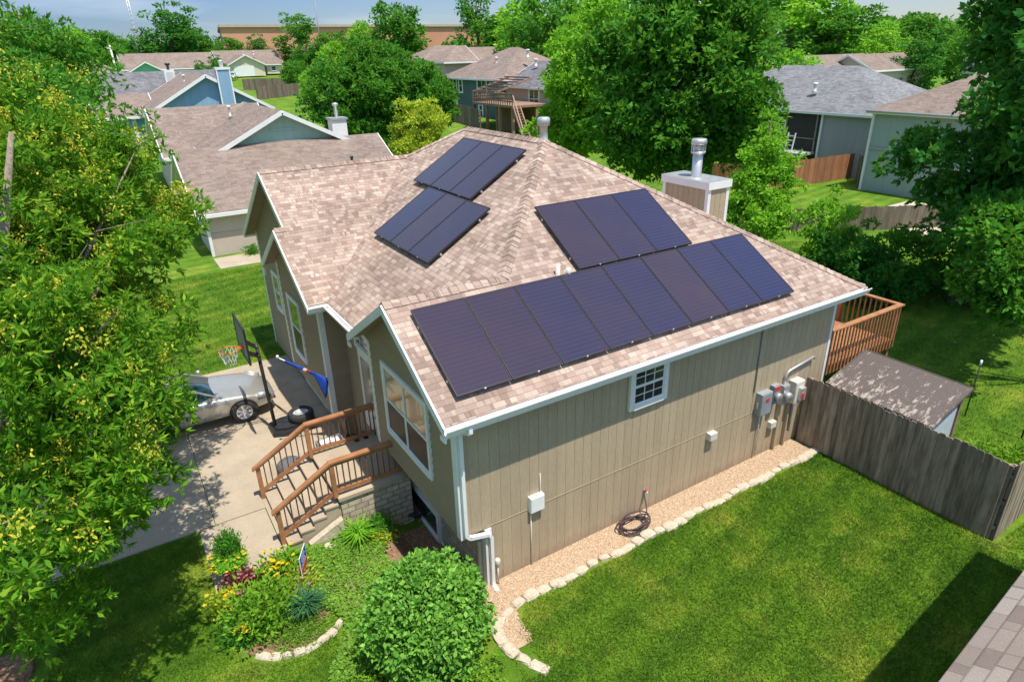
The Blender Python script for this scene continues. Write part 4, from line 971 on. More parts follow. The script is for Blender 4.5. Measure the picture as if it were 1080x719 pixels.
for (x, y) in ((DX0 + .02, DY0), (DX1 - .05, DY0), (DX1 - .05, DY0 + 1.6), (DX1 - .05, DY1 - .1)):
    q = MB(); q.box((x, y, DZ), (x + .09, y + .09, zt - .042)); q.build('post', 'rail', t)
q = MB()
n = 24
for i in range(n): x = DX0 + .06 + i*.15; q.box((x, DY0 - .075, DZ - .22), (x + .038, DY0 - .041, zt - .041))
for i in range(24): y = DY0 + .2 + i*.15; q.box((DX1 + .041, y, DZ - .22), (DX1 + .075, y + .038, zt - .041))
q.build('baluster', 'rail', t)
t = thing('deck_planter', 'leafy plant in a blue pot behind the rear deck balusters', 'planter', (10.5, .95, 1.501))
q = MB(); q.lathe([(.15, 0), (.20, .05), (.22, .3), (.24, .32), (.2, .33), (.18, .26)], (0, 0, 0), 'z', 18); q.build('pot', 'blue_cloth', t); DECKPOT = t
t = thing('deck_chair', 'pale folding chair standing on the rear deck', 'chair', (11.4, 1.3, 1.501), .4)
q = MB(); q.box((-.25, -.22, .40), (.25, .22, .44)); q.build('seat', 'white', t); q = MB(); q.box((-.25, .20, .48), (.25, .235, .85)); q.build('backrest', 'white', t)
for sx in (-.23, .23):
    for sy in (-.2, .2): q = MB(); q.beam((sx, sy, 0), (sx, sy, .40 if sy < 0 else .86), .025, .025); q.build('leg', 'galv', t)
for (x, y, h, lab) in ((13.45, -1.85, 1.5, 'thin dark garden stake with white tip standing on the back lawn'), (13.44, -3.15, 1.5, 'thin dark garden stake at the right edge of the back lawn')):
    t = thing('garden_stake', lab, 'stake', (x, y, 0)); q = MB(); q.tube([(0, 0, 0), (0, 0, h)], .018, 6); q.build('stake', 'black', t); q = MB(); q.tube([(0, 0, h - .01), (0, 0, h + .14)], .028, 8); q.build('tip', 'white', t)
q = MB(); q.beam((13.45, -1.85, .5), (13.44, -3.15, .5), .004, .004)
# yard sign
t = thing('yard_sign', 'small blue and red yard sign with white edge in the flower bed', 'sign', (-2.80, 2.05, 0), math.radians(62))
q = MB(); q.box((-.22, -.006, .22), (.22, .006, .66)); q.build('panel', 'white', t)
for s in (1, -1):
    q = MB(); q.box((-.20, s*.0065, .40), (.20, s*.0085, .64)); q.build('upper_field', 'blue_cloth', t)
    q = MB(); q.box((-.20, s*.0065, .24), (.20, s*.0085, .375)); q.build('lower_field', 'red', t)
    q = MB()
    for k, (z, w) in enumerate(((.60, .13), (.55, .16), (.49, .11), (.44, .15))): q.box((-w, s*.0088, z - .012), (w*.8, s*.0095, z + .008))
    q.build('printing', 'white', t)
q = MB(); q.tube([(-.15, 0, -.1), (-.15, 0, .3)], .005, 5); q.tube([(.15, 0, -.1), (.15, 0, .3)], .005, 5); q.build('wire_stake', 'galv', t)
# tree ring, window well edging
q = MB(); q.lathe([(.50, 0), (.46, .07), (.25, .12), (0, .14)], (-7.62, 2.58, 0), 'z', 24); tag(q.build('mulch_mound', 'mulch', None), 'round brown mulch mound around the foreground tree trunk', 'mulch mound')
q = MB(); pts = [(-.06, 3.9, -.2), (-.28, 3.8, -.2), (-.40, 3.4, -.22), (-.36, 3.0, -.24), (-.10, 2.8, -.26)]
q.tube(pts, .05, 8); tag(q.build('bed_edging', 'black', None), 'black plastic edging curved beside the basement window', 'edging')
# ------------------------------------------------------------------ neighbouring houses
def block(t, x0, x1, y0, y1, zb, ze, axis, slope, wall, roof, over=.4, trim='white', gables=(True, True), hip=(False, False), th=.15, parts=True, off=0.0):
    """gabled (or hipped at either end) block; axis = ridge direction. zb/ze wall bottom/top. Returns ridge z."""
    T = (lambda a, b, z: (a, b, z)) if axis == 'x' else (lambda a, b, z: (b, a, z))
    a0, a1, b0, b1 = (x0, x1, y0, y1) if axis == 'x' else (y0, y1, x0, x1)
    bm = (b0 + b1)/2; half = (b1 - b0)/2; zr_ = ze + slope*half; zo = ze - slope*over
    q = MB(); q.box(T(a0, b0, zb), T(a1, b1, ze - .02))
    for k, a in enumerate((a0, a1)):
        if not hip[k]: prism(q, [T(a, b0, ze - .02), T(a, b1, ze - .02), T(a, bm, zr_ - .02)], Vector(T(.06 if k == 0 else -.06, 0, 0)))
    w = q.build('wall', wall, t)
    la0 = a0 - over if not hip[0] else a0 - over; la1 = a1 + over
    ra0 = a0 - over if not hip[0] else a0 + half; ra1 = a1 + over if not hip[1] else a1 - half
    e0 = la0; e1 = la1; O = half + over
    q = MB(); e = T(1, 0, 0)
    R0 = T(ra0, bm, zr_ + .06); R1_ = T(ra1, bm, zr_ + .06); zo += .06
    roof_slab(q, [T(e0, b0-over, zo), T(e1, b0-over, zo), R1_, R0], e, th)
    roof_slab(q, [T(e0, b1+over, zo), T(e1, b1+over, zo), R1_, R0], e, th)
    f = T(0, 1, 0)
    if hip[0]: roof_slab(q, [T(e0, b0-over, zo), T(e0, b1+over, zo), R0], f, th)
    if hip[1]: roof_slab(q, [T(e1, b0-over, zo), T(e1, b1+over, zo), R1_], f, th)
    rf = q.build('roof', [roof, trim], t, recalc=False)
    q = MB()
    for k, a in ((0, e0), (1, e1)):
        s = -1 if k == 0 else 1
        if not hip[k]:
            for bb in (b0-over, b1+over): q.beam(T(a + s*.02, bb, zo - .1), T(a + s*.02, bm, zr_ - .04), .05, .22)
    for bb in (b0-over, b1+over): q.beam(T(e0, bb, zo - .1), T(e1, bb, zo - .1), .05, .17)
    q.build('fascia_board', trim, t)
    return zr_
def vent(t, x, y, z, r=.07, h=.45, m='white'):
    q = MB(); q.lathe([(r*2, -.1), (r, .02), (r, h), (r*1.6, h), (r*1.6, h+.12), (0, h+.14)], (x, y, z), 'z', 10); q.build('roof_vent', m, t)
def cornerb(t, pts):
    q = MB()
    for (x, y, z0, z1) in pts: q = MB(); q.box((x-.07, y-.07, z0), (x+.07, y+.07, z1)); q.build('corner_board', 'white', t)

# H1: brown-roofed neighbour with the teal gable
t = thing('brown_roof_house', 'neighbouring house with broad brown roof, teal gable and pale beige side wall', 'house', (0, 0, 0))
block(t, -.5, 10.0, 26.4, 35.3, 1.15, 2.32, 'x', .52, 'pink_beige', 'roof_n1')
q = MB(); q.box((-.5, 26.38, -.1), (10.0, 30, 1.14)); q.build('foundation', 'foundation', t)
zt = block(t, 1.2, 8.66, 31.0, 40.0, 0.5, 4.40, 'y', .50, 'teal', 'roof_n1', over=.45)
block(t, -.6, 5.2, 35.6, 44.4, .5, 4.0, 'x', .5, 'pink_beige', 'roof_n1', over=.45)
q = MB(); q.box((8.05, 31.9, 3.6), (8.95, 32.7, 5.55)); c = q.build('chimney', 'white', t)
q = MB(); q.box((7.98, 31.83, 5.50), (9.02, 32.77, 5.62)); q.build('chimney_cap', 'galv', c); q = MB(); q.lathe([(.11, 5.6), (.11, 6.25), (.18, 6.26), (.18, 6.42), (0, 6.45)], (8.5, 32.3, 0), 'z', 12); q.build('flue', 'galv', c)
vent(t, 3.4, 37.5, 5.75); vent(t, 7.9, 28.6, 3.5, .06, .2, 'black')
cornerb(t, [(-.5, 26.4, 0, 2.2)])
q = MB(); q.box((4.2, 30.96, 5.25), (5.6, 30.99, 5.35)); q.build('gable_vent', 'teal', t)

# H2: blue gable house
t = thing('blue_gable_house', 'house with bright blue gable end and tall blue and white chimney', 'house', (0, 0, 0))
block(t, -.1, 8.5, 50.0, 62.0, 1.8, 5.45, 'y', .56, 'blue', 'roof_n1', over=.45)
q = MB(); q.box((5.0, 49.35, 2.0), (6.0, 49.99, 8.25)); c = q.build('chimney', 'blue', t)
q = MB()
for x in (4.98, 5.92): q.box((x, 49.32, 2), (x+.10, 49.42, 8.2))
q.box((4.95, 49.3, 8.2), (6.05, 50.04, 8.38)); q.build('trim', 'white', c)
q = MB(); q.lathe([(.14, 8.3), (.14, 8.7), (.2, 8.7), (.2, 8.85), (0, 8.9)], (5.5, 49.7, 0), 'z', 12); q.build('flue', 'galv', c)
cornerb(t, [(-.12, 49.98, 1.8, 5.35), (8.5, 49.98, 1.8, 5.4)])
block(t, -3.4, 0.3, 54.5, 62.5, 2.0, 5.0, 'x', .35, 'blue', 'roof_n1', over=.4)
q = MB(); q.box((-1.2, 54.35, 3.2), (-.9, 54.45, 4.9)); q.build('post', 'white', t)
vent(t, 3.2, 54, 7.3)
# H3: dark gray roof with white chimney
t = thing('gray_roof_house', 'low house with dark gray roof and small white chimney behind the blue house', 'house', (0, 0, 0))
block(t, -4.5, 8.2, 64.5, 74.0, 2.8, 6.2, 'x', .36, 'gray_sid', 'roof_dark', over=.5)
q = MB(); q.box((3.0, 65.5, 6.0), (3.9, 66.2, 8.1)); c = q.build('chimney', 'white', t); q = MB(); q.box((3.15, 65.48, 6.6), (3.75, 65.5, 7.9)); q.build('chimney_panel', 'pvc', c); q = MB(); q.lathe([(.12, 8.1), (.12, 8.5), (.22, 8.5), (.22, 8.7), (0, 8.7)], (3.45, 65.8, 0), 'z', 10); q.build('flue', 'black', c)
# H4 white-sided brown roof at far left
t = thing('white_gable_house', 'far house with brown roof and white garage gable behind the big tree', 'house', (0, 0, 0))
block(t, -16, 2.0, 95, 106, 4.0, 7.2, 'x', .5, 'gray_sid', 'roof_n1', over=.5, hip=(False, True))
block(t, -7, -1.5, 90, 97, 4.0, 6.8, 'y', .45, 'white', 'roof_n1', over=.4)
q = MB(); q.box((-6, 89.94, 4.1), (-2.4, 89.99, 6.3)); q.build('garage_door', 'white', t)
# H5 mint green house
t = thing('mint_green_house', 'far house with mint green gables and long brown roof', 'house', (0, 0, 0))
block(t, 4.6, 21.5, 152, 162, 4.5, 7.4, 'x', .55, 'green_sid', 'roof_n1', over=.5)
block(t, 5.2, 11.0, 147, 156, 4.5, 7.0, 'y', .55, 'green_sid', 'roof_n1', over=.5)
# H6 cream house
t = thing('cream_garage_house', 'far cream house with white garage door and brown roof', 'house', (0, 0, 0))
block(t, 25.2, 39.0, 166, 178, 5.2, 7.5, 'x', .5, 'cream', 'roof_n1', over=.5)
block(t, 25.6, 33.6, 160, 170, 5.0, 7.5, 'y', .5, 'cream', 'roof_n1', over=.5)
q = MB(); q.box((26.8, 159.94, 5.0), (31.2, 159.99, 7.2)); q.build('garage_door', 'white', t)
q = MB(); q.box((33.7, 165.0, 5.0), (35.2, 165.99, 7.3)); q.build('porch', 'dark', t)
window(t, (36.4, 165.98, 5.8), (1, 0, 0), (0, -1, 0), 1.3, 1.2, ('pane', 'pane'), 1, .15)
vent(t, 31, 168, 9.6, .15, .5); vent(t, 33.4, 168, 9.6, .15, .5)
# H7 behind the round trees
t = thing('cottage_roof_house', 'far small house with brown roof and white gable above the tree line', 'house', (0, 0, 0))
block(t, 52, 66, 178, 188, 6.5, 9.2, 'x', .5, 'cream', 'roof_n1', over=.5)
block(t, 56, 60, 174, 180, 6.5, 9.0, 'y', .6, 'white', 'roof_n1', over=.4)
# H8 dormer house
t = thing('dormer_house', 'far house with small pale dormer and dark dormer window', 'house', (0, 0, 0))
block(t, 57.0, 63.5, 146, 156, 5.5, 10.0, 'y', .55, 'tan_far', 'roof_n1', over=.4)
window(t, (59.3, 145.95, 10.0), (1, 0, 0), (0, -1, 0), 1.9, 1.6, ('pane', 'pane'), 1, .25)
# H9 brown roof between
t = thing('brown_hip_house', 'far house with several brown hip roofs left of the slate house', 'house', (0, 0, 0))
block(t, 46, 61, 101, 112, 4.5, 7.6, 'x', .45, 'tan_far', 'roof_n1', over=.5, hip=(True, True))
block(t, 52, 62, 92, 101, 4.5, 7.4, 'x', .5, 'tan_far', 'roof_n1', over=.5)
block(t, 36.5, 41, 73, 80, 2.5, 8.0, 'x', .5, 'tan_far', 'roof_n1', over=.4, hip=(True, False))
window(t, (36.48, 75.9, 5.6), (0, -1, 0), (-1, 0, 0), .9, 1.7, ('pane', 'pane'), 1, .14); window(t, (36.48, 75.9, 3.4), (0, -1, 0), (-1, 0, 0), .9, 1.6, ('pane', 'pane'), 1, .14)
# D: slate two-storey with the tall deck
t = thing('slate_two_storey_house', 'slate-coloured two-storey house with brown hip roof and tan rear wing', 'house', (0, 0, 0))
block(t, 33.0, 44.0, 53.0, 66.0, 1.8, 6.55, 'y', .50, 'slate_sid', 'roof_n1', over=.5, hip=(True, True))
for y, z, w, h, g in ((64.3, 4.7, 1.0, 1.6, 1), (62.9, 4.7, 1.0, 1.6, 1), (58.6, 4.5, 2.2, 1.9, 2), (64.2, 2.4, .9, 1.5, 1), (58.4, 2.3, 1.0, 1.5, 1)):
    window(t, (32.99, y, z), (0, -1, 0), (-1, 0, 0), w, h, ('pane_blue', 'pane_screen'), g, .16)
block(t, 33.2, 42.0, 42.5, 53.0, 1.6, 5.95, 'y', .45, 'tan_far', 'roof_dark', over=.5, hip=(True, False))
window(t, (33.19, 48.6, 3.7), (0, -1, 0), (-1, 0, 0), 1.9, 2.0, ('pane', 'pane'), 2, .16)
vent(t, 35.5, 58.5, 7.7, .13, .6); vent(t, 37, 54.5, 8.4, .13, .6); vent(t, 36, 51.5, 7.6, .13, .5)
# its deck
t = thing('tall_wooden_deck', 'old two-storey wooden deck with pergola frame and long stair', 'deck', (0, -2.4, 0))
q = MB(); q.box((28.8, 47.0, 4.25), (32.9, 54.6, 4.45)); q.build('floor', 'wood_old', t)
for x, y in ((28.9, 54.4), (28.9, 51.9), (28.9, 49.5), (28.9, 47.2), (31.5, 47.2)):
    q = MB(); q.beam((x, y, 1.6), (x, y, 4.25), .24, .24); q.build('post', 'wood_old', t)
q = MB()
for z in (4.8, 5.1, 5.4): q.beam((28.8, 54.6, z), (28.8, 47.0, z), .06, .12); q.beam((28.8, 54.6, z), (32.8, 54.6, z), .06, .12)
for k in range(19): q.beam((28.8, 54.5 - k*.41, 4.4), (28.8, 54.5 - k*.41, 5.4), .07, .07)
q.build('railing', 'wood_old', t)
q = MB()
for y in (54.6, 50.4):
    q.beam((28.9, y, 5.4), (32.9, y - .4, 6.6), .12, .15)
for k in range(7): q.beam((29.1 + k*.6, 54.7, 5.55 + k*.18), (29.1 + k*.6, 50.2, 5.55 + k*.18), .08, .12)
q.build('pergola_frame', 'wood_old', t)
q = MB(); 
for y in (47.0, 45.8): q.beam((28.8, y, 4.35), (27.6, y - 3.6, 1.8), .10, .28)
q.beam((28.8, 47.0, 5.3), (27.5, 43.4, 2.8), .1, .14)
for k in range(12): q.beam((28.7 - k*.1, 46.9 - k*.3, 4.2 - k*.21), (28.7 - k*.1 + .9, 46.9 - k*.3, 4.2 - k*.21), .25, .05)
q.build('stair', 'wood_old', t)
q = MB(); q.box((32.3, 47, 1.8), (32.36, 50.4, 4.1)); q.box((29.0, 50.4, 1.8), (32.3, 50.46, 4.2)); q.build('under_deck_panel', 'wood_old', t)

# R1 and R2: houses at the right
t = thing('sage_siding_house', 'two-storey sage green house with brown roof at the right behind the dark tree', 'house', (0, 0, 0))
block(t, 38.7, 49.0, 2.0, 16.7, 0, 5.15, 'y', .50, 'sage', 'roof_n1', over=.35, hip=(False, True))
q = MB(); q.box((38.62, 2.0, 2.66), (38.69, 16.7, 2.80)); q.build('band', 'sage', t)
cornerb(t, [(38.66, 16.68, 0, 5.05)])
q = MB(); q.lathe([(.12, 0), (.16, .1), (.1, .2)], (38.5, 13.9, 3.9), 'z', 10); q.box((38.5, 13.85, 4.0), (38.7, 13.95, 4.1)); q.build('wall_lamp', 'white', t)
q = MB(); q.box((42.6, 13.2, 7.1), (43.2, 13.9, 8.0)); q.build('roof_vent', 'galv', t)
q = MB(); q.tube([(38.3, 2.0, 5.0), (38.3, 17.05, 5.0)], .07, 6); q.build('gutter', 'galv', t)
t = thing('gray_hip_house', 'house with gray hip roof, lavender wall and dark screened porch', 'house', (0, 0, 0))
block(t, 42.0, 53.0, 18.2, 36.0, 0, 4.55, 'y', .50, 'lavender', 'roof_gray', over=.4, hip=(True, True))
q = MB(); q.box((41.9, 22.5, .2), (41.98, 33.0, 4.35)); q.build('porch_screen', 'dark', t)
cornerb(t, [(41.92, 22.4, 0, 4.3)])
q = MB(); q.box((40.2, 22.6, 1.35), (41.88, 32.6, 1.52)); q.build('porch_floor', 'gray_sid', t)
q = MB()
for y in (22.7, 25.3, 28, 30.4): q.box((41.82, y, 1.5), (41.89, y+.10, 4.3))
q.box((41.82, 22.7, 2.4), (41.89, 30.4, 2.47)); q.build('screen_frame', 'soffit', t)
window(t, (41.89, 26.6, 2.9), (0, -1, 0), (-1, 0, 0), 1.2, .9, ('pane_screen', 'pane_screen'), 1, .05)
vent(t, 43.5, 24.5, 5.7, .12, .45)
t = thing('ladder', 'white ladder leaning at the porch behind the cedar fence', 'ladder', (40.2, 24.2, 0))
q = MB(); q.beam((0, 0, 0), (.5, 0, 2.9), .08, .06); q.beam((0, -.6, 0), (.5, -.6, 2.9), .08, .06); q.build('side_rail', 'white', t)
q = MB()
for k in range(8): q.beam((.04 + k*.06, 0, .3 + k*.34), (.04 + k*.06, -.6, .3 + k*.34), .05, .05)
q.build('rung', 'white', t)
for (x, y, lab, nm) in ((72, 46.2, 'far pale beige gable house behind the gray hip roof', 'beige_gable_house'), (77, 43.2, 'second far beige gable house, right of the first pale gable', 'beige_gable_house')):
    t = thing(nm, lab, 'house', (0, 0, 0))
    z0 = gz(x, y); block(t, x, x+12, y-3.2, y+3.2, z0, 6.0, 'x', .5, 'pink_beige', 'roof_n1', over=.4)
    block(t, x + 1, x+8, y+3, y+12, z0, 5.6, 'y', .4, 'pink_beige', 'roof_n1', over=.4)
t = thing('gray_roof_house', 'far gray-roofed house glimpsed between the big trees at the upper right', 'house', (0, 0, 0))
block(t, 90, 104, 68, 80, 3, 8.5, 'y', .5, 'gray_sid', 'roof_gray', over=.5)

# roof under the camera at the lower right
t = thing('corner_roof_house', 'house whose weathered tan shingle eave cuts the lower right corner', 'house', (3.0, -6.45, 0), math.radians(5.5))
q = MB(); s_ = .42; zc = 4.0; ov = 0
a, b_, dep = -7.0, 5.6, 4.6
roof_slab(q, [(a, 0, zc), (b_, 0, zc), (b_-dep, -dep, zc + s_*dep), (a, -dep, zc + s_*dep)], (1, 0, 0))
roof_slab(q, [(a, -2*dep, zc), (b_, -2*dep, zc), (b_-dep, -dep, zc + s_*dep), (a, -dep, zc + s_*dep)], (1, 0, 0))
roof_slab(q, [(b_, 0, zc), (b_, -2*dep, zc), (b_-dep, -dep, zc + s_*dep)], (0, 1, 0)); q.build('roof', ['roof_near', 'white'], t, recalc=False)
q = MB(); q.box((a+.3, -2*dep + .45, -.1), (b_-.45, -.45, zc + .0)); q.build('wall', 'gray_sid', t)

# brick warehouse and masts on the skyline
t = thing('brick_warehouse', 'long low orange brick building on the skyline above the trees', 'building', (0, 0, 0))
A = Vector((41.5, 250, 0)); B = Vector((158, 252, 0))
q = MB(); prism(q, [A, B, B + Vector((20, 60, 0)), A + Vector((10, 60, 0))], (0, 0, 18.6)); q.build('wall', 'brick', t)
q = MB(); q.beam(A + Vector((-.3, -.3, 18.8)), B + Vector((.3, -.3, 18.8)), .8, .8); q.beam(A + Vector((-.3, -.3, 18.8)), A + Vector((9.7, 60, 18.8)), .8, .8); q.build('parapet', 'tan_far', t)
t = thing('lattice_mast', 'tall thin gray lattice mast rising above the skyline trees', 'mast', (9.3, 170, 5))
q = MB()
for j in range(3):
    a = 2*PI*j/3; q.tube([(.75*math.cos(a), .75*math.sin(a), 0), (.18*math.cos(a), .18*math.sin(a), 18.5)], .06, 5)
for k in range(22):
    f = k/22; r = .75 - .57*f; z = 18.5*f
    for j in range(3):
        a = 2*PI*j/3; b2 = 2*PI*(j+1)/3; q.tube([(r*math.cos(a), r*math.sin(a), z), (r*math.cos(b2), r*math.sin(b2), z + .84)], .035, 4)
q.build('lattice', 'galv', t); q = MB(); q.tube([(0, 0, 18), (0, 0, 22)], .05, 5); q.build('aerial', 'galv', t)
t = thing('wooden_pole', 'pale leaning utility pole beside the far brown roof', 'pole', (-.2, 80, 4)); q = MB(); q.tube([(0, 0, 0), (-.05, 0, 6.7)], .10, 8); q.build('shaft', 'pvc', t); q = MB(); q.box((-.4, -.05, 6.2), (.4, .05, 6.32)); q.build('crossarm', 'pvc', t)
t = thing('thin_mast', 'thin dark mast above the trees near the brick building', 'mast', (72, 240, 5)); q = MB(); q.tube([(0, 0, 0), (0, 0, 24)], .18, 5); q.build('shaft', 'gray_box', t)
# ------------------------------------------------------------------ foliage
def unit(v): return v / np.maximum(np.linalg.norm(v, axis=1, keepdims=True), 1e-6)
def leaf_quads(P, D, N, L, Wd, fold=.0):
    """P base, D direction, N normal; length L (n,), width factor Wd."""
    S = unit(np.cross(D, N)); L = L[:, None]
    a = P; b = P + D*L*.45 + S*L*Wd*.5 - N*L*fold; c = P + D*L; d = P + D*L*.45 - S*L*Wd*.5 - N*L*fold
    return np.stack([a, b, c, d], 1).reshape(-1, 3)
def crown_clumps(ells, n, rc, shell=.55, R=None, rough=.16):
    R = R or rng; vol = np.array([e[3]*e[4]*e[5] for e in ells]); vol = vol / vol.sum(); C_ = []; O = []
    for e, w in zip(ells, vol):
        k = max(3, int(n*w)); d = unit(R.normal(size=(k, 3)))
        r = shell + (1-shell)*R.random((k, 1))**.6
        # uneven outline: push and pull whole directions
        ph = R.random(6)*6.28
        bumpy = 1 + rough*(np.sin(d[:, :1]*5 + ph[0]) + np.sin(d[:, 1:2]*6 + ph[1]) + np.sin(d[:, 2:]*5 + ph[2] + d[:, :1]*4))*.5 + rough*.6*np.clip(R.normal(size=(k, 1)), -1.5, 1.3)
        C_.append(np.array(e[:3]) + d*r*bumpy*np.array(e[3:])); O.append(d)
    return np.vstack(C_), np.vstack(O)
def crown(name, parent, ells, nc, rc, per, L, Wd, mat, spray=1, droop=.35, shell=.55, R=None, flat=.6, rough=.16, fold=.08, keep=None):
    R = R or rng; C_, O = crown_clumps(ells, nc, rc, shell, R, rough)
    if keep is not None: k = keep(C_); C_, O = C_[k], O[k]
    n = len(C_); rs = rc*(.6 + .8*R.random((n, 1)))
    d = unit(R.normal(size=(n*per, 3)) + np.repeat(O, per, 0)*.35 + np.array([0, 0, .35]))
    P = np.repeat(C_, per, 0) + d*np.repeat(rs, per, 0)*(R.random((n*per, 1))**.35)*np.array([1, 1, flat])
    m = len(P)
    if spray > 1:
        base = np.repeat(P, spray, 0); out = unit(np.repeat(d, spray, 0)*.8 + R.normal(size=(m*spray, 3))*.75 - np.array([0, 0, droop*.5]))
        N = unit(np.cross(out, R.normal(size=(m*spray, 3))) + np.array([0, 0, .8])); N = unit(N - out*(N*out).sum(1, keepdims=True))
        P, D_, d2 = base, out, N
    else:
        D_ = unit(d + R.normal(size=(m, 3))*.8 - np.array([0, 0, droop])); N = unit(d*.5 + R.normal(size=(m, 3))*.6 + np.array([0, 0, .5])); d2 = unit(N - D_*(N*D_).sum(1, keepdims=True))
    LL = L*(.65 + .7*R.random(len(P)))
    return fast_mesh(name, leaf_quads(P, D_, d2, LL, Wd, fold), 4, mat, parent), C_
def trunk(parent, base, top, r0, targets, mat='bark', nb=9, r=None, sub=2):
    r = r or random.Random(3); q = MB(); b = Vector(base); tp = Vector(top); H_ = (tp - b).length
    pts = [b - Vector((0, 0, .1)), b + Vector((0, 0, .12))] + [b.lerp(tp, f) + Vector((r.uniform(-1, 1), r.uniform(-1, 1), 0))*.025*H_ for f in (.25, .5, .75)] + [tp]
    q.tube(pts, [r0*1.5, r0*1.12, r0*.9, r0*.72, r0*.5, r0*.2], 10)
    tg = list(targets); r.shuffle(tg)
    for c in tg[:nb]:
        c = Vector(c); f = min(.92, max(.22, (c.z - b.z)/max(H_, .1)*r.uniform(.45, .8))); s = b.lerp(tp, f); mid = s.lerp(c, .5) + Vector((r.uniform(-1, 1), r.uniform(-1, 1), r.uniform(.1, 1)))*.07*(c-s).length
        rr = r0*(1-f)*.55 + .012
        q.tube([s, s.lerp(mid, .5) + Vector((0, 0, .02*H_)), mid, mid.lerp(c, .5), c], [rr, rr*.8, rr*.6, rr*.4, rr*.12], 6)
        for _ in range(sub):
            e = mid + Vector((r.uniform(-1, 1), r.uniform(-1, 1), r.uniform(-.4, .7)))*.32*(c-s).length
            q.tube([mid, mid.lerp(e, .5) + Vector((0, 0, .04)), e], [rr*.4, rr*.25, rr*.07], 5)
    return q.build('trunk', mat, parent)
def local(ells, base): return [(e[0]-base[0], e[1]-base[1], e[2]-base[2], e[3], e[4], e[5]) for e in ells]
def tree(name, label, base, ells, nc, rc, per, L, Wd, mat, r0, seed=1, spray=1, group=None, nb=9, bark='bark', topz=None, **kw):
    R = np.random.default_rng(seed); t = thing(name, label, 'tree', base, group=group); le = local(ells, base)
    _, C_ = crown('crown', t, le, nc, rc, per, L, Wd, mat, spray, R=R, **kw)
    cx = sum(e[0] for e in le)/len(le); cy = sum(e[1] for e in le)/len(le); tz = topz or max(e[2] + e[5]*.5 for e in le)
    trunk(t, (0, 0, 0), (cx, cy, tz), r0, [tuple(c) for c in C_], bark, nb, random.Random(seed))
    return t, C_

# foreground tree, yellow seed clusters at the twig ends
b = (-8.0, 2.3, 0)
E1 = [(-6.7, 3.3, 5.2, 2.9, 2.9, 2.5), (-5.5, 3.0, 4.4, 1.5, 2.0, 1.7), (-5.2, 2.9, 3.1, 1.0, 1.5, 1.0), (-4.9, 5.4, 5.9, 1.3, 1.8, 1.2), (-6.2, 1.9, 3.4, 1.5, 1.6, 1.3), (-6.0, 6.0, 7.2, 2.0, 2.2, 1.9), (-6.1, 1.3, 2.5, 1.2, 1.1, .8), (-5.6, .7, 4.0, 1.1, 1.1, .8), (-6.7, -.3, 4.1, 1.3, 1.2, .8), (-3.75, 6.6, 6.0, .9, 1.2, .8), (-4.3, 7.3, 6.6, 1.1, 1.2, .9), (-4.5, 4.6, 4.7, .9, 1.4, .8), (-4.8, 3.9, 3.5, .8, 1.2, .8), (-4.0, 5.7, 6.1, 1.1, 1.5, .9), (-4.4, 6.3, 7.1, 1.2, 1.5, 1.0), (-5.3, 4.6, 6.6, 1.5, 1.5, 1.2)]  # low front lobes, one mostly out of view, added to shade the lawn
t, C1 = tree('ash_tree', 'leafy foreground ash tree with yellow seed clusters over the driveway edge', b, E1, 860, .34, 24, .135, .30, 'leaf_ash', .17, 11, spray=6, nb=40, bark='bark_pale', shell=.35, droop=.5, rough=.2)
R = np.random.default_rng(5); top = C1[(C1[:, 2] > -99)]; sel = top[R.random(len(top)) < np.where((top[:, 1] > 3.2) & (top[:, 2] > 4.2), .75, .35)]; sel = sel + np.array([0, 0, .30]) + R.normal(size=sel.shape)*.2
sel = sel[sel[:, 2] > 3.2]; n = 75; P = np.repeat(sel, n, 0) + R.normal(size=(len(sel)*n, 3))*np.array([.10, .10, .09]); D_ = unit(R.normal(size=P.shape)*.6 - np.array([0, 0, .6])); N = unit(np.cross(D_, R.normal(size=P.shape)))
fast_mesh('seed_cluster', leaf_quads(P, D_, N, .055*(.7 + .6*R.random(len(P))), .5), 4, 'leaf_seed', t)
b = (-10.2, 12.2, 0)
E2 = [(-7.0, 12.5, 7.6, 3.4, 3.0, 3.6), (-5.6, 9.8, 7.2, 1.6, 2.0, 2.0), (-5.2, 11.8, 9.0, 1.5, 1.8, 1.6), (-7.5, 10.5, 10.2, 2.6, 2.4, 2.2), (-5.3, 7.6, 7.8, 1.4, 1.5, 1.6)]
t, C2 = tree('ash_tree', 'taller darker ash tree behind the foreground tree at the upper left', b, E2, 560, .5, 24, .17, .34, 'leaf_mid', .2, 21, spray=4, nb=24, bark='bark_pale', shell=.4)
sel = C2[R.random(len(C2)) < .10] + np.array([0, 0, .2]); P = np.repeat(sel, 50, 0) + R.normal(size=(len(sel)*50, 3))*.15; D_ = unit(R.normal(size=P.shape)*.6 - np.array([0, 0, .6])); N = unit(np.cross(D_, R.normal(size=P.shape)))
fast_mesh('seed_cluster', leaf_quads(P, D_, N, .06*(.7 + .6*R.random(len(P))), .4), 4, 'leaf_seed', t)

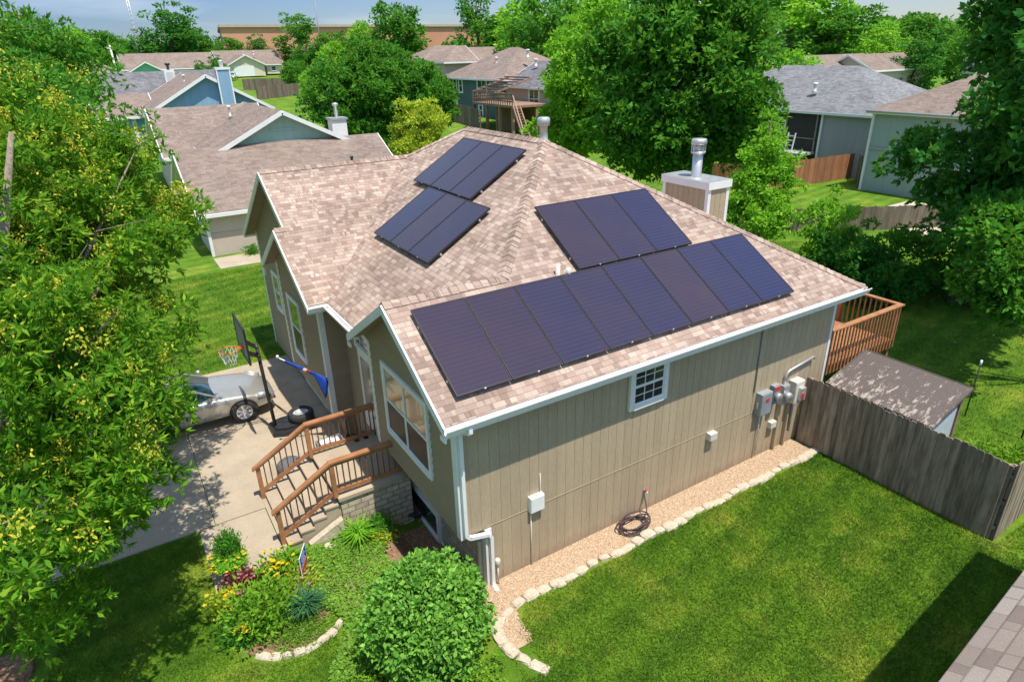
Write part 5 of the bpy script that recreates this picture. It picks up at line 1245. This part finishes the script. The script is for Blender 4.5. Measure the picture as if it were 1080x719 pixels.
# right foreground-dark tree
b = (22.0, 2.5, 0)
E3 = [(22.2, 1.2, 8.4, 2.8, 2.5, 3.1), (20.6, 2.9, 5.1, 1.9, 1.8, 1.5), (20.9, .0, 6.2, 2.7, 2.1, 2.5), (19.6, .8, 3.8, 2.2, 1.7, 1.4), (22.6, 1.4, 11.2, 2.8, 2.7, 2.0), (18.0, -1.0, 8.2, 2.2, 2.2, 2.4)]
tree('maple_tree', 'very large dark green maple filling the right edge', b, E3, 720, .62, 34, .24, .55, 'leaf_dark', .32, 31, spray=3, nb=16, shell=.5, rough=.2)
b = (18.2, -3.4, 0)  # separate tree added for the big maple's lit lower leaves, in brighter green
tree('maple_tree', 'lit lower leaves of the large dark maple, added as a separate brighter tree', b, [(15.0, -1.2, 3.3, 1.0, .8, .9), (15.9, -1.0, 4.4, 1.1, 1.0, .8), (14.8, -1.4, 2.7, .7, .7, .5)], 90, .42, 26, .20, .5, 'leaf_mid', .09, 32, spray=4, nb=8)

# big pair at the centre right
b = (20.5, 16.5, 0)
tree('maple_tree', 'huge dark green maple standing behind the boxed chimney', b, [(20.4, 15.6, 7.6, 3.6, 3.6, 3.6), (20.6, 15.4, 10.6, 2.7, 2.7, 2.6), (19.0, 17.0, 5.4, 2.4, 2.4, 2.0), (21.8, 13.6, 5.8, 1.7, 1.7, 2.2), (22.0, 14.4, 9.2, 1.5, 1.5, 1.9), (20.6, 16.6, 4.0, 2.2, 2.6, 1.4), (19.0, 18.6, 8.2, 1.8, 1.8, 2.2)], 620, .72, 34, .27, .55, 'leaf_mid', .34, 41, spray=3, nb=16, shell=.55, rough=.18)
b = (24.0, 28.6, 0)
tree('maple_tree', 'tall light green maple left of the huge dark maple', b, [(23.9, 27.0, 6.2, 3.0, 2.7, 3.2), (25.6, 29.2, 8.8, 2.4, 2.2, 2.4), (23.2, 25.8, 7.6, 2.6, 2.4, 3.0), (22.8, 28.4, 4.2, 2.0, 2.2, 1.8), (24.6, 27.4, 10.2, 2.2, 2.2, 1.8)], 560, .72, 34, .28, .5, 'leaf_light', .28, 42, spray=3, nb=14, shell=.55, rough=.2)
# behind the left roof
b = (15.2, 43.0, 1.4)
tree('maple_tree', 'broad mid-green maple behind the white-flued neighbour chimney', b, [(15.2, 43.2, 6.4, 3.6, 3.6, 2.9), (12.0, 43.4, 6.0, 2.3, 2.6, 2.3), (18.6, 41.6, 5.6, 2.4, 2.6, 2.4), (16.2, 44, 7.8, 2.4, 2.4, 1.8), (13.8, 42, 3.6, 2.4, 2.4, 1.5)], 480, .72, 34, .29, .5, 'leaf_mid', .28, 43, spray=3, nb=12, shell=.6)
b = (14.2, 32.6, .4)
tree('magnolia_tree', 'small yellow-green tree in front of the broad maple', b, [(13.9, 32.2, 4.9, 1.6, 1.6, 1.35), (13.6, 32.0, 3.3, 1.9, 1.9, 1.1)], 150, .42, 30, .2, .42, 'leaf_yellow', .12, 44, spray=3, nb=8)
# small upright tree and shrubs on the right
b = (19.4, 9.6, 0)
tree('pear_tree', 'narrow upright young tree right of the chimney', b, [(19.5, 9.7, 4.9, .9, .9, 1.2), (19.0, 9.5, 3.7, 1.2, 1.2, 1.1), (18.2, 9.3, 2.7, 1.5, 1.4, .95), (19.7, 9.9, 6.0, .42, .42, .6)], 170, .42, 30, .17, .5, 'leaf_light', .11, 51, spray=3, nb=10, shell=.5)
def shrub(name, label, base, ells, nc, rc, per, L, Wd, mat, seed, spray=1, cat='shrub', group=None, **kw):
    t = thing(name, label, cat, base, group=group); R = np.random.default_rng(seed); le = local(ells, base)
    _, C_ = crown('foliage', t, le, nc, rc, per, L, Wd, mat, spray, R=R, **kw)
    q = MB()
    for c in C_[::max(1, len(C_)//7)][:7]:
        c = Vector(c); q.tube([(0, 0, -.03), c*.4 + Vector((0, 0, .08)), c], [.03, .02, .008], 5)
    q.build('stem', 'bark', t); return t
for i, (bx, by, rx, rz_, m_, lab) in enumerate([
    (21.6, 8.0, 1.25, 1.9, 'leaf_light', 'pale green loose shrub on the neighbour\'s side of the back fence'),
    (20.6, 6.3, 1.2, 1.3, 'leaf_dark', 'dark shrub against the back fence right of the narrow tree'),
    (19.6, 4.6, 1.35, 1.2, 'leaf_dark', 'large dark shrub at the shaded middle of the back fence'),
    (21.4, 4.6, 1.5, 1.6, 'leaf_mid', 'tall mid-green shrub rising behind the dark ones by the back fence'),
    (18.4, 11.4, 1.2, 1.0, 'leaf_light', 'light green shrub at the foot of the narrow tree, chimney side'),
    (22.6, 2.2, 1.6, 1.5, 'leaf_dark', 'shaded shrub beneath the very large right-hand maple'),
    (25.0, 13.6, 1.3, 1.1, 'leaf_light', 'pale shrub behind the narrow tree, in front of the cedar fence')]):
    shrub('shrub', lab, (bx, by, 0), [(bx, by, rz_*.75, rx, rx, rz_), (bx+.5, by-.6, rz_*.5, rx*.7, rx*.7, rz_*.6)], 70, .38, 26, .17, .5, m_, 60+i, 3, group='shrubs along the back fence', shell=.5)

# far trees: a few crown shapes, copied
def far_proto(seed, mat, L=.46, nc=150, per=40, sh=1.0, nm='far_tree'):
    R = np.random.default_rng(seed)
    ells = [(0, 0, 6.2, 3.4, 3.4, 3.4*sh), (1.6*(R.random()-.5)*2, 1.2, 8.2*sh, 2.5, 2.5, 2.4*sh), (2.0*(R.random()-.5)*2, -1, 4.6, 2.6, 2.6, 2.0), (0, 0, 3.4, 2.4, 2.4, 1.4)]
    return tree(nm, 'x', (0, 0, 0), ells, nc, .85, per, L, .6, mat, .3, seed, nb=5, shell=.55, sub=0) if False else tree(nm, 'x', (0, 0, 0), ells, nc, .85, per, L, .6, mat, .3, seed, nb=5, shell=.55)
protos = [far_proto(101, 'leaf_mid')[0], far_proto(102, 'leaf_light')[0], far_proto(103, 'leaf_dark', sh=1.25)[0], far_proto(104, 'leaf_mid', sh=1.35)[0]]
used = set()
FT = [ # x, y, height, width scale, proto, label
 (44.8, 60.5, 12.5, 1.15, 0, 'tall bushy tree just behind the slate two-storey house, right of its ridge'),
 (56.0, 74.0, 12.5, 1.3, 1, 'light green tree behind the slate house roof peak'),
 (50.5, 75.5, 10.5, 1.1, 0, 'mid-green tree over the slate house chimney side'),
 (63.7, 93.9, 14.0, 1.5, 1, 'wide pale tree on the skyline right of the slate house'),
 (66.9, 119, 17.0, 1.3, 3, 'tall narrow tree standing above the skyline left of the centre'),
 (53.5, 126.6, 14.5, 1.3, 0, 'round tree breaking the brick building line above the dormer house'),
 (47.0, 128, 11.0, 1.2, 1, 'lower light tree left of the dormer house'),
 (70.0, 112, 12.5, 1.5, 0, 'wide tree between the two skyline trees at the centre'),
 (16.2, 172, 16.5, 1.7, 2, 'tall dark tree rising above the mint green house'),
 (20.5, 176, 11.5, 1.4, 0, 'lower tree right of the tall dark one over the mint roof'),
 (25.0, 178, 10.5, 1.3, 2, 'dark round tree left of the cream house'),
 (3.4, 174, 10.6, 1.4, 0, 'tree behind the leaning utility pole'),
 (9.0, 176, 9.6, 1.3, 2, 'dark tree between the utility pole and the lattice mast'),
 (-4.0, 150, 10.5, 1.4, 1, 'light tree at the far left above the white garage house'),
 (13.5, 118, 5.2, .95, 2, 'small dark round tree in front of the mint green house roof'),
 (17.3, 119, 4.8, .8, 0, 'small tree right beside the dark round one at the mint house'),
 (32.0, 182, 8.8, 1.3, 0, 'tree row member above the cream house roof, left part'),
 (38.0, 180, 9.6, 1.4, 2, 'dark tree above the right end of the cream house roof'),
 (45.5, 169.4, 14.0, 1.8, 3, 'large tree on the skyline before the left end of the brick building'),
 (51.0, 165, 10.0, 1.3, 0, 'round tree right of the large skyline tree'),
 (57.5, 172, 9.5, 1.3, 2, 'dark tree between the small far cottage and the brick building'),
 (31.5, 124, 7.2, .9, 3, 'clipped round tree beside the cream house'),
 (34.0, 118, 5.6, 1.0, 2, 'dark hedge-like tree right of the clipped round one'),
 (40.0, 130, 7.5, 1.2, 1, 'light tree right of the cream house yard'),
 (30.0, 66.0, 6.0, 1.1, 0, 'tree in the yard left of the slate house fence'),
 (103, 68.6, 14.0, 1.9, 1, 'great light green tree above the beige gable houses'),
 (99, 60, 11.5, 1.6, 0, 'darker tree right of the great light green one'),
 (91.2, 47.5, 9.5, 1.3, 1, 'light tree above the second beige gable house'),
 (86, 40, 9.5, 1.4, 2, 'dark olive tree between the beige gables and the sage house'),
 (100.9, 46.5, 11.0, 1.5, 0, 'tree over the sage house ridge'),
 (92, 36, 10.5, 1.3, 3, 'tall tree behind the sage house roof'),
 (128, 94, 17.0, 1.8, 1, 'distant tree peeking over the great light green tree'),
 (122, 92, 15.0, 1.5, 2, 'small bluish distant tree at the upper right sky gap'),
 (60, 62, 11.0, 1.5, 0, 'tree behind the tall light green maple'),
 (66, 58, 11.5, 1.5, 2, 'dark tree filling the gap behind the two big maples'),
 (72, 80, 13.0, 1.7, 1, 'light tree far behind the tall light green maple'),
 (80, 62, 11.5, 1.5, 0, 'mid-green tree left of the gray roof glimpse'),
 (64, 40, 7.5, 1.2, 1, 'light low tree behind the gray hip roof'),
 (50, 38.5, 8.0, 1.2, 1, 'pale tree left of the gray hip roof'),
 (36, 27.5, 5.0, .9, 1, 'low light tree behind the huge dark maple foot'),
 (26.0, 108.0, 5.0, 1.0, 0, 'low tree in the open yard left of the curving brown fence'),
 (33.5, 92.0, 6.0, 1.1, 2, 'dark tree behind the broad maple at the end of the curving fence'),
 (22.0, 84.0, 4.2, 1.0, 1, 'small light tree between the blue gable and the brown fences'),
 (20.5, 141.0, 5.6, 1.1, 2, 'dark shrub-like tree left of the cars at the cream house'),
 (11.5, 92.0, 5.0, .9, 0, 'tree poking up just behind the gray roof house'),
 (-9.0, 60.0, 7.5, 1.2, 3, 'tree across the street from the blue gable house'),
 (-8.0, 75.0, 7.0, 1.2, 1, 'light tree left of the gray roof house'),
]
rr = random.Random(9)
for i, (x, y, h, w, p, lab) in enumerate(FT):
    pr = protos[p]; s = h/(11.0*[1, 1, 1.25, 1.35][p]); ws = w*s*.9 if h > 8 else w*s*1.1
    nm = 'tree'
    kind = 'trees standing across the neighbourhood'
    z = gz(x, y) - .1
    if p not in used: o = pr; o.location = (x, y, z); o.scale = (ws, ws, s); o.rotation_euler = (0, 0, rr.random()*6.28); used.add(p); o['label'] = lab; o['group'] = kind
    else: o = dup(pr, (x, y, z), rr.random()*6.28, lab, kind, (ws, ws, s))
    o.name = nm
# far woods closing the horizon
R = np.random.default_rng(77); n = 900; th = R.random(n)*1.75 - .15
cc_ = []
for k in range(n):
    a = math.radians(58.4) + (R.random() - .5)*2.1; d = R.uniform(270, 620); x = -4 + d*math.cos(a); y = -8 + d*math.sin(a); hgt = R.uniform(6, 12)
    cc_.append((x, y, 8.5 + hgt*.35, R.uniform(5, 9), R.uniform(5, 9), hgt*.5))
P = []; D2 = []
cc_ = np.array(cc_); m = 70; dd = unit(R.normal(size=(n*m, 3))); P = np.repeat(cc_[:, :3], m, 0) + dd*np.repeat(cc_[:, 3:], m, 0)*(.7 + .35*R.random((n*m, 1)))
D_ = unit(R.normal(size=P.shape)); N = unit(dd + np.array([0, 0, .5])); N = unit(N - D_*(N*D_).sum(1, keepdims=True))
w_ = fast_mesh('distant_woods', leaf_quads(P, D_, N, R.uniform(1.6, 3.2, len(P)), .8), 4, 'leaf_mid'); tag(w_, 'distant band of woods along the horizon', 'woods', kind='stuff')

# ------------------------------------------------------------------ garden plants
b = (-1.55, -.75, 0)
t = shrub('viburnum_bush', 'large rounded dense green bush at the front corner of the house', b, [(-1.55, -.75, .82, .95, .95, .82), (-1.5, -.8, 1.05, .8, .8, .62)], 340, .16, 36, .085, .62, 'leaf_bush', 80, 2, shell=.72, droop=.6, flat=.8, rough=.07)
shrub('ground_shrub', 'bright lime green low plant at the foot of the big round bush', (-2.3, -.9, 0), [(-2.35, -.75, .14, .5, .75, .22), (-1.5, -1.75, .12, .8, .4, .2)], 120, .12, 30, .045, .6, 'leaf_lime', 81, 2)
# creeping cover between steps and bush
R = np.random.default_rng(82); n = 60000; P = np.zeros((n, 3)); P[:, 0] = R.uniform(-3.15, -1.0, n); P[:, 1] = R.uniform(-.6, 2.76, n)
k = (P[:, 0] > -2.85 + .3*np.sin(P[:, 1]*2.5)) & (P[:, 0] < -1.15 + .2*np.sin(P[:, 1]*3)) ; P = P[k]; n = len(P); P[:, 2] = np.array([gz(x, y) for x, y in P[:, :2]]) + .02 + .12*R.random(n)*(1 + .6*np.sin(P[:, 0]*5)*np.sin(P[:, 1]*4))
D_ = unit(R.normal(size=P.shape)*np.array([1, 1, .4])); N = unit(R.normal(size=P.shape)*.5 + np.array([0, 0, 1.])); N = unit(N - D_*(N*D_).sum(1, keepdims=True))
o = fast_mesh('ground_cover', leaf_quads(P, D_, N, R.uniform(.03, .08, n), .7), 4, 'leaf_cover'); tag(o, 'low green creeping ground cover between the steps and the round bush', 'ground cover', kind='stuff')
def flowers(name, label, pts, rad, n, size, mat, z0=.03, z1=.15, cat='flowers', group=None, seed=5, mat2=None, n2=0, L2=.06):
    R = np.random.default_rng(seed); x, y, z = pts; t = thing(name, label, cat, (x, y, z), group=group)
    if mat2:
        P = R.normal(size=(n2, 3))*np.array([rad*.55, rad*.55, 0]); P[:, 2] = R.uniform(0, z1, n2); D_ = unit(R.normal(size=P.shape)*.6 + np.array([0, 0, .5]) + P*np.array([1, 1, 0])/rad*.5); N = unit(np.cross(D_, R.normal(size=P.shape)))
        fast_mesh('foliage', leaf_quads(P, D_, N, L2*(.6 + .8*R.random(n2)), .4), 4, mat2, t)
    if n:
        C_ = R.normal(size=(n, 3))*np.array([rad*.5, rad*.5, 0]); C_[:, 2] = R.uniform(z0, z1*1.15, n); k = 6
        P = np.repeat(C_, k, 0); a = np.tile(np.arange(k)*2*PI/k, n); D_ = unit(np.stack([np.cos(a), np.sin(a), .35 + 0*a], 1)); N = np.stack([-.3*np.cos(a), -.3*np.sin(a), 1 + 0*a], 1); N = unit(N)
        fast_mesh('blossom', leaf_quads(P, D_, N, size*(.8 + .4*R.random(len(P))), .6), 4, mat, t)
    return t
flowers('mauve_creeper', 'patch of tiny mauve blossoms scattered in the ground cover', (-1.95, 1.2, .0), .9, 420, .018, 'petal_mauve', .06, .16, seed=3)
flowers('mauve_creeper', 'second sparse patch of mauve blossoms nearer the round bush', (-1.95, .2, .0), .7, 200, .018, 'petal_mauve', .06, .16, seed=4)
flowers('yellow_lily', 'yellow flowers by the walkway edge of the flower bed', (-3.25, 2.25, 0), .34, 50, .05, 'petal_yellow', .2, .42, seed=6, mat2='leaf_lime', n2=900, L2=.12)
flowers('yellow_lily', 'yellow flowers at the lawn side of the flower bed', (-4.2, 1.95, 0), .26, 26, .055, 'petal_yellow', .2, .40, seed=7, mat2='leaf_yellow', n2=900, L2=.1)
flowers('yellow_lily', 'single clump of deep yellow blooms nearest the shaded lawn', (-4.1, 1.15, 0), .16, 10, .07, 'petal_yellow', .2, .3, seed=17, mat2='leaf_mid', n2=300, L2=.1)
flowers('phlox_plant', 'tall bright green leafy perennial in the middle of the flower bed', (-3.72, 1.45, 0), .46, 0, .05, 'petal_pink', .2, .5, seed=8, mat2='leaf_lime', n2=3400, L2=.11, cat='plant')
flowers('astilbe_plant', 'magenta-flowered plant beside the walkway corner', (-3.85, 2.3, 0), .24, 60, .035, 'petal_pink', .2, .4, seed=9, mat2='leaf_red', n2=700, L2=.09)
flowers('pink_lily', 'pale pink bloom in the flower bed beside the yellow flowers', (-3.95, 1.8, 0), .12, 9, .06, 'petal_pink', .3, .42, seed=10, mat2='leaf_mid', n2=300, L2=.1)
flowers('dark_perennial', 'dark green low perennial at the shaded side of the flower bed', (-4.0, 1.45, 0), .34, 0, .05, 'petal_pink', .1, .3, seed=18, mat2='leaf_mid', n2=1600, L2=.09, cat='plant')
flowers('orange_perennial', 'orange and pink flowers between the yard sign and yellow flowers', (-3.0, 1.85, 0), .34, 45, .035, 'petal_mauve', .1, .28, seed=19, mat2='leaf_yellow', n2=1400, L2=.08)
flowers('orange_heuchera', 'orange-leaved low plant in the mulch near the basement window', (-1.2, 2.25, -.02), .20, 22, .03, 'petal_yellow', .05, .2, seed=11, mat2='leaf_yellow', n2=700, L2=.07, cat='plant')
flowers('small_shrub', 'small dark green shrub at the foot of the landing wall', (-1.15, 2.5, 0), .22, 0, .03, 'petal_yellow', .05, .35, seed=12, mat2='leaf_mid', n2=1400, L2=.06, cat='shrub')
flowers('small_shrub', 'tiny shrub at the base of the neighbour\'s pale side wall', (1.2, 25.6, 0), .3, 0, .03, 'petal_yellow', .05, .45, seed=13, mat2='leaf_mid', n2=700, L2=.1, cat='shrub')
def blades_clump(name, label, pos, n, L, spread, mat, wd=.05, cat='grass clump', seed=1, arch=.5):
    R = np.random.default_rng(seed); t = thing(name, label, cat, pos); a = R.random(n)*6.283; out = np.stack([np.cos(a), np.sin(a), 0*a], 1); lean = R.uniform(.08, spread, (n, 1)); L_ = L*(.7 + .5*R.random((n, 1)))
    p0 = out*R.random((n, 1))*.06; p1 = p0 + (out*lean*.5 + np.array([0, 0, .6]))*L_; p2 = p1 + (out*(lean + arch*.5) + np.array([0, 0, .45 - arch*.6]))*L_*.55; S = np.stack([-out[:, 1], out[:, 0], 0*a], 1)*wd*L*.5
    q1 = np.stack([p0 - S*.6, p0 + S*.6, p1 + S, p1 - S], 1); q2 = np.stack([p1 - S, p1 + S, p2 + S*.1, p2 - S*.1], 1)
    fast_mesh('leaf_blades', np.concatenate([q1, q2]).reshape(-1, 3), 4, mat, t); return t
flowers('sedum_patch', 'low yellow-green patch filling the flower bed behind its curved edge', (-3.25, .85, 0), .42, 0, .04, 'petal_yellow', .05, .1, seed=28, mat2='leaf_cover', n2=3200, L2=.05, cat='plant')
blades_clump('ornamental_grass', 'blue-green spiky grass clump in the flower bed beside the lawn edging', (-3.05, 1.15, 0), 260, .55, .7, 'leaf_blue', .03, seed=2)
blades_clump('daylily_clump', 'bright arching daylily clump below the landing', (-1.6, 2.45, 0), 100, .5, .9, 'leaf_light', .07, 'plant', 3, .7)
blades_clump('iris_clump', 'upright green blades by the foot of the right stair rail', (-2.95, 2.5, 0), 60, .5, .5, 'leaf_light', .06, 'plant', 4)
# planter on the walkway
t = thing('flower_planter', 'gray planter of yellow flowers and tall greenery on the walkway', 'planter', (-3.98, 2.85, .035))
q = MB(); q.lathe([(.15, 0), (.18, .02), (.24, .28), (.27, .30), (.27, .34), (.235, .34), (.22, .28)], (0, 0, 0), 'z', 24); q.build('pot', 'pot', t)
R = np.random.default_rng(20); n = 2600; dd = unit(R.normal(size=(n, 3))); P = dd*np.array([.36, .36, .16])*R.random((n, 1))**.4 + np.array([0, 0, .42]); N = unit(dd + np.array([0, 0, .6])); D_ = unit(R.normal(size=P.shape)); N = unit(N - D_*(N*D_).sum(1, keepdims=True))
fast_mesh('foliage', leaf_quads(P, D_, N, R.uniform(.04, .08, n), .5), 4, 'leaf_light', t)
n = 2400; P = R.normal(size=(n, 3))*np.array([.10, .10, .11]) + np.array([.04, .1, .66]); D_ = unit(R.normal(size=P.shape) + np.array([0, 0, .8])); N = unit(np.cross(D_, R.normal(size=P.shape))); fast_mesh('tall_foliage', leaf_quads(P, D_, N, R.uniform(.04, .10, n), .3), 4, 'leaf_mid', t)
n = 60; C_ = unit(R.normal(size=(n, 3)))*np.array([.38, .38, .12]) + np.array([0, 0, .45]); k = 5; P = np.repeat(C_, k, 0); a = np.tile(np.arange(k)*2*PI/k, n); D_ = unit(np.stack([np.cos(a), np.sin(a), .3+0*a], 1)); N = unit(np.stack([-.3*np.cos(a), -.3*np.sin(a), 1+0*a], 1)); fast_mesh('blossom', leaf_quads(P, D_, N, np.full(n*k, .035), .7), 4, 'petal_yellow', t)
n = 14; C_ = R.normal(size=(n, 3))*.05 + np.array([-.1, -.32, .38]); P = np.repeat(C_, k, 0); a = np.tile(np.arange(k)*2*PI/k, n); D_ = unit(np.stack([np.cos(a), np.sin(a), .3+0*a], 1)); N = unit(np.stack([-.3*np.cos(a), -.3*np.sin(a), 1+0*a], 1)); fast_mesh('red_blossom', leaf_quads(P, D_, N, np.full(n*k, .04), .7), 4, 'leaf_red', t)
R = np.random.default_rng(24); n = 500; P = R.normal(size=(n, 3))*np.array([.16, .16, .13]) + np.array([0, 0, .5]); D_ = unit(R.normal(size=P.shape)); N = unit(np.cross(D_, R.normal(size=P.shape))); fast_mesh('foliage', leaf_quads(P, D_, N, R.uniform(.05, .10, n), .4), 4, 'leaf_light', DECKPOT)
# weeds behind the fence corner
shrub('weed_patch', 'bright green weeds growing behind the fence by the shed', (11.0, -3.2, 0), [(11.2, -3.3, .12, 1.2, .8, .22), (10.8, -2.7, .12, .5, .8, .18), (12.6, -3.7, .1, 1.2, .35, .16)], 200, .16, 26, .07, .6, 'leaf_lime', 90, 2, cat='weeds')

# ------------------------------------------------------------------ lawn blades
R = np.random.default_rng(30)
def blades(x0, x1, y0, y1, dens, keep, h=.05):
    n = int((x1-x0)*(y1-y0)*dens); X = R.uniform(x0, x1, n); Y = R.uniform(y0, y1, n); k = keep(X, Y); X, Y = X[k], Y[k]; n = len(X)
    P = np.stack([X, Y, np.zeros(n)], 1); a = R.random(n)*6.283; w = R.uniform(.004, .009, n)*(1.2 + 0*a); S = np.stack([np.cos(a)*w, np.sin(a)*w, 0*a], 1); hh = h*(.5 + R.random(n)); lean = R.normal(size=(n, 3))*np.array([.6, .6, 0])*hh[:, None]; T = P + lean; T[:, 2] += hh
    return np.stack([P - S, P + S, T], 1)
fl = lambda X, Y: ~(((X > -4.4) & (Y > 2.6)) | ((X > -2.75) & (Y > -.55)) | (np.hypot((X+3.35)/1.0, (Y-1.45)/1.1) < 1.02) | (np.hypot(X+7.45, Y-2.62) < .62)) & (Y < 4.55) & ~((X > -2.3) & (Y > -2.0) & (X < -.5)) & (X < -.45)
ar = [blades(-.5, 8.85, -6.4, -.78, 2600, lambda X, Y: (X > .3) | (Y < -.82 - np.maximum(.25 - X, 0)*1.25) & ((X > -.12) | (Y < -2.08))),
      blades(8.9, 14, -7.5, -4.6, 1500, lambda X, Y: X > 0),
      blades(-8, -.4, -2.6, 4.6, 2000, fl),
      blades(9.0, 26, -4.4, 12, 420, lambda X, Y: ~((X < 10.4) & (Y > -2.9) & (Y < 0)) & ~((X < 9.8) & (Y >= 0)) & (X + Y*1.4 < 40), .07),
      blades(-6, 1.5, 12.5, 23.5, 700, lambda X, Y: (X < -.55) | (Y > 14), .06)]
o = fast_mesh('grass', np.concatenate(ar).reshape(-1, 3), 3, 'blades'); tag(o, 'short green lawn grass around the house', 'grass', kind='stuff')

# ------------------------------------------------------------------ camera, light, sky
cam = bpy.data.cameras.new('Camera'); co = bpy.data.objects.new('Camera', cam); COL.objects.link(co); sc.camera = co
yaw, pit, rol = map(math.radians, (58.408, 24.206, -1.42))
F = Vector((math.cos(pit)*math.cos(yaw), math.cos(pit)*math.sin(yaw), -math.sin(pit))); Rr = Vector((math.sin(yaw), -math.cos(yaw), 0)); U = Rr.cross(F)
R2_ = Rr*math.cos(rol) + U*math.sin(rol); U2 = -Rr*math.sin(rol) + U*math.cos(rol)
mw = Matrix((R2_, U2, -F)).transposed().to_4x4(); mw.translation = Vector((-4.303, -8.047, 9.052)); co.matrix_world = mw
cam.sensor_width = 36; cam.lens = 36*680.777/1080; cam.clip_start = .1; cam.clip_end = 4000

to_sun = Vector((.05, -.355, 1.0)).normalized()
el = math.asin(to_sun.z); az = math.atan2(to_sun.x, to_sun.y)
sl = bpy.data.lights.new('Sun', 'SUN'); sl.energy = 3.3; sl.angle = math.radians(.53); sl.color = (1, .94, .83)
so = bpy.data.objects.new('Sun', sl); COL.objects.link(so); so.rotation_euler = to_sun.to_track_quat('Z', 'Y').to_euler(); so.location = (0, -10, 40)
w = bpy.data.worlds.new('World'); sc.world = w; w.use_nodes = True; nt = w.node_tree
sky = nt.nodes.new('ShaderNodeTexSky'); sky.sky_type = 'NISHITA'; sky.sun_disc = False; sky.sun_elevation = el; sky.sun_rotation = az; sky.altitude = 400; sky.air_density = 1.0; sky.dust_density = .4; sky.ozone_density = 3.0
bg = nt.nodes['Background']; bg.inputs['Strength'].default_value = .15
tc = nt.nodes.new('ShaderNodeTexCoord'); sp = nt.nodes.new('ShaderNodeSeparateXYZ'); nt.links.new(tc.outputs['Generated'], sp.inputs[0])
band = ramp(nt, sp.outputs[2], [(0, (.34,.36,.46)), (.10, (.29,.36,.52)), (.35, (1, 1, 1))])     # tint painted into the lowest sky, dimmer and bluer
west = ramp(nt, math_n(nt, 'ADD', sp.outputs[0], 0), [(.05, (.62,.72,.84)), (.75, (1.12,1.08,1.02))])
lowm = ramp(nt, sp.outputs[2], [(.12, (1,)*3), (.3, (0,)*3)])
cl = nd(nt, 'ShaderNodeTexNoise', i_Scale=3.0, i_Detail=5); mp = nt.nodes.new('ShaderNodeMapping'); mp.inputs['Scale'].default_value = (1, 1, 7); nt.links.new(tc.outputs['Generated'], mp.inputs[0]); nt.links.new(mp.outputs[0], cl.inputs['Vector'])
col = mixc(nt, 1.0, sky.outputs[0], band, 'MULTIPLY'); col = mixc(nt, lowm, col, mixc(nt, 1.0, col, west, 'MULTIPLY'))
col = mixc(nt, math_n(nt, 'MULTIPLY', ramp(nt, cl.outputs['Fac'], [(.5, (0,)*3), (.75, (1,)*3)]), .25), col, (5.5, 5.8, 6.2))
col = mixc(nt, 1.0, col, (1.08, 1.0, .88), 'MULTIPLY'); nt.links.new(col, bg.inputs[0])
sc.view_settings.view_transform = 'Standard'; sc.view_settings.look = 'None'; sc.view_settings.exposure = .85; sc.view_settings.gamma = 1
sc.cycles.max_bounces = 6; sc.cycles.transparent_max_bounces = 8; sc.cycles.use_denoising = True
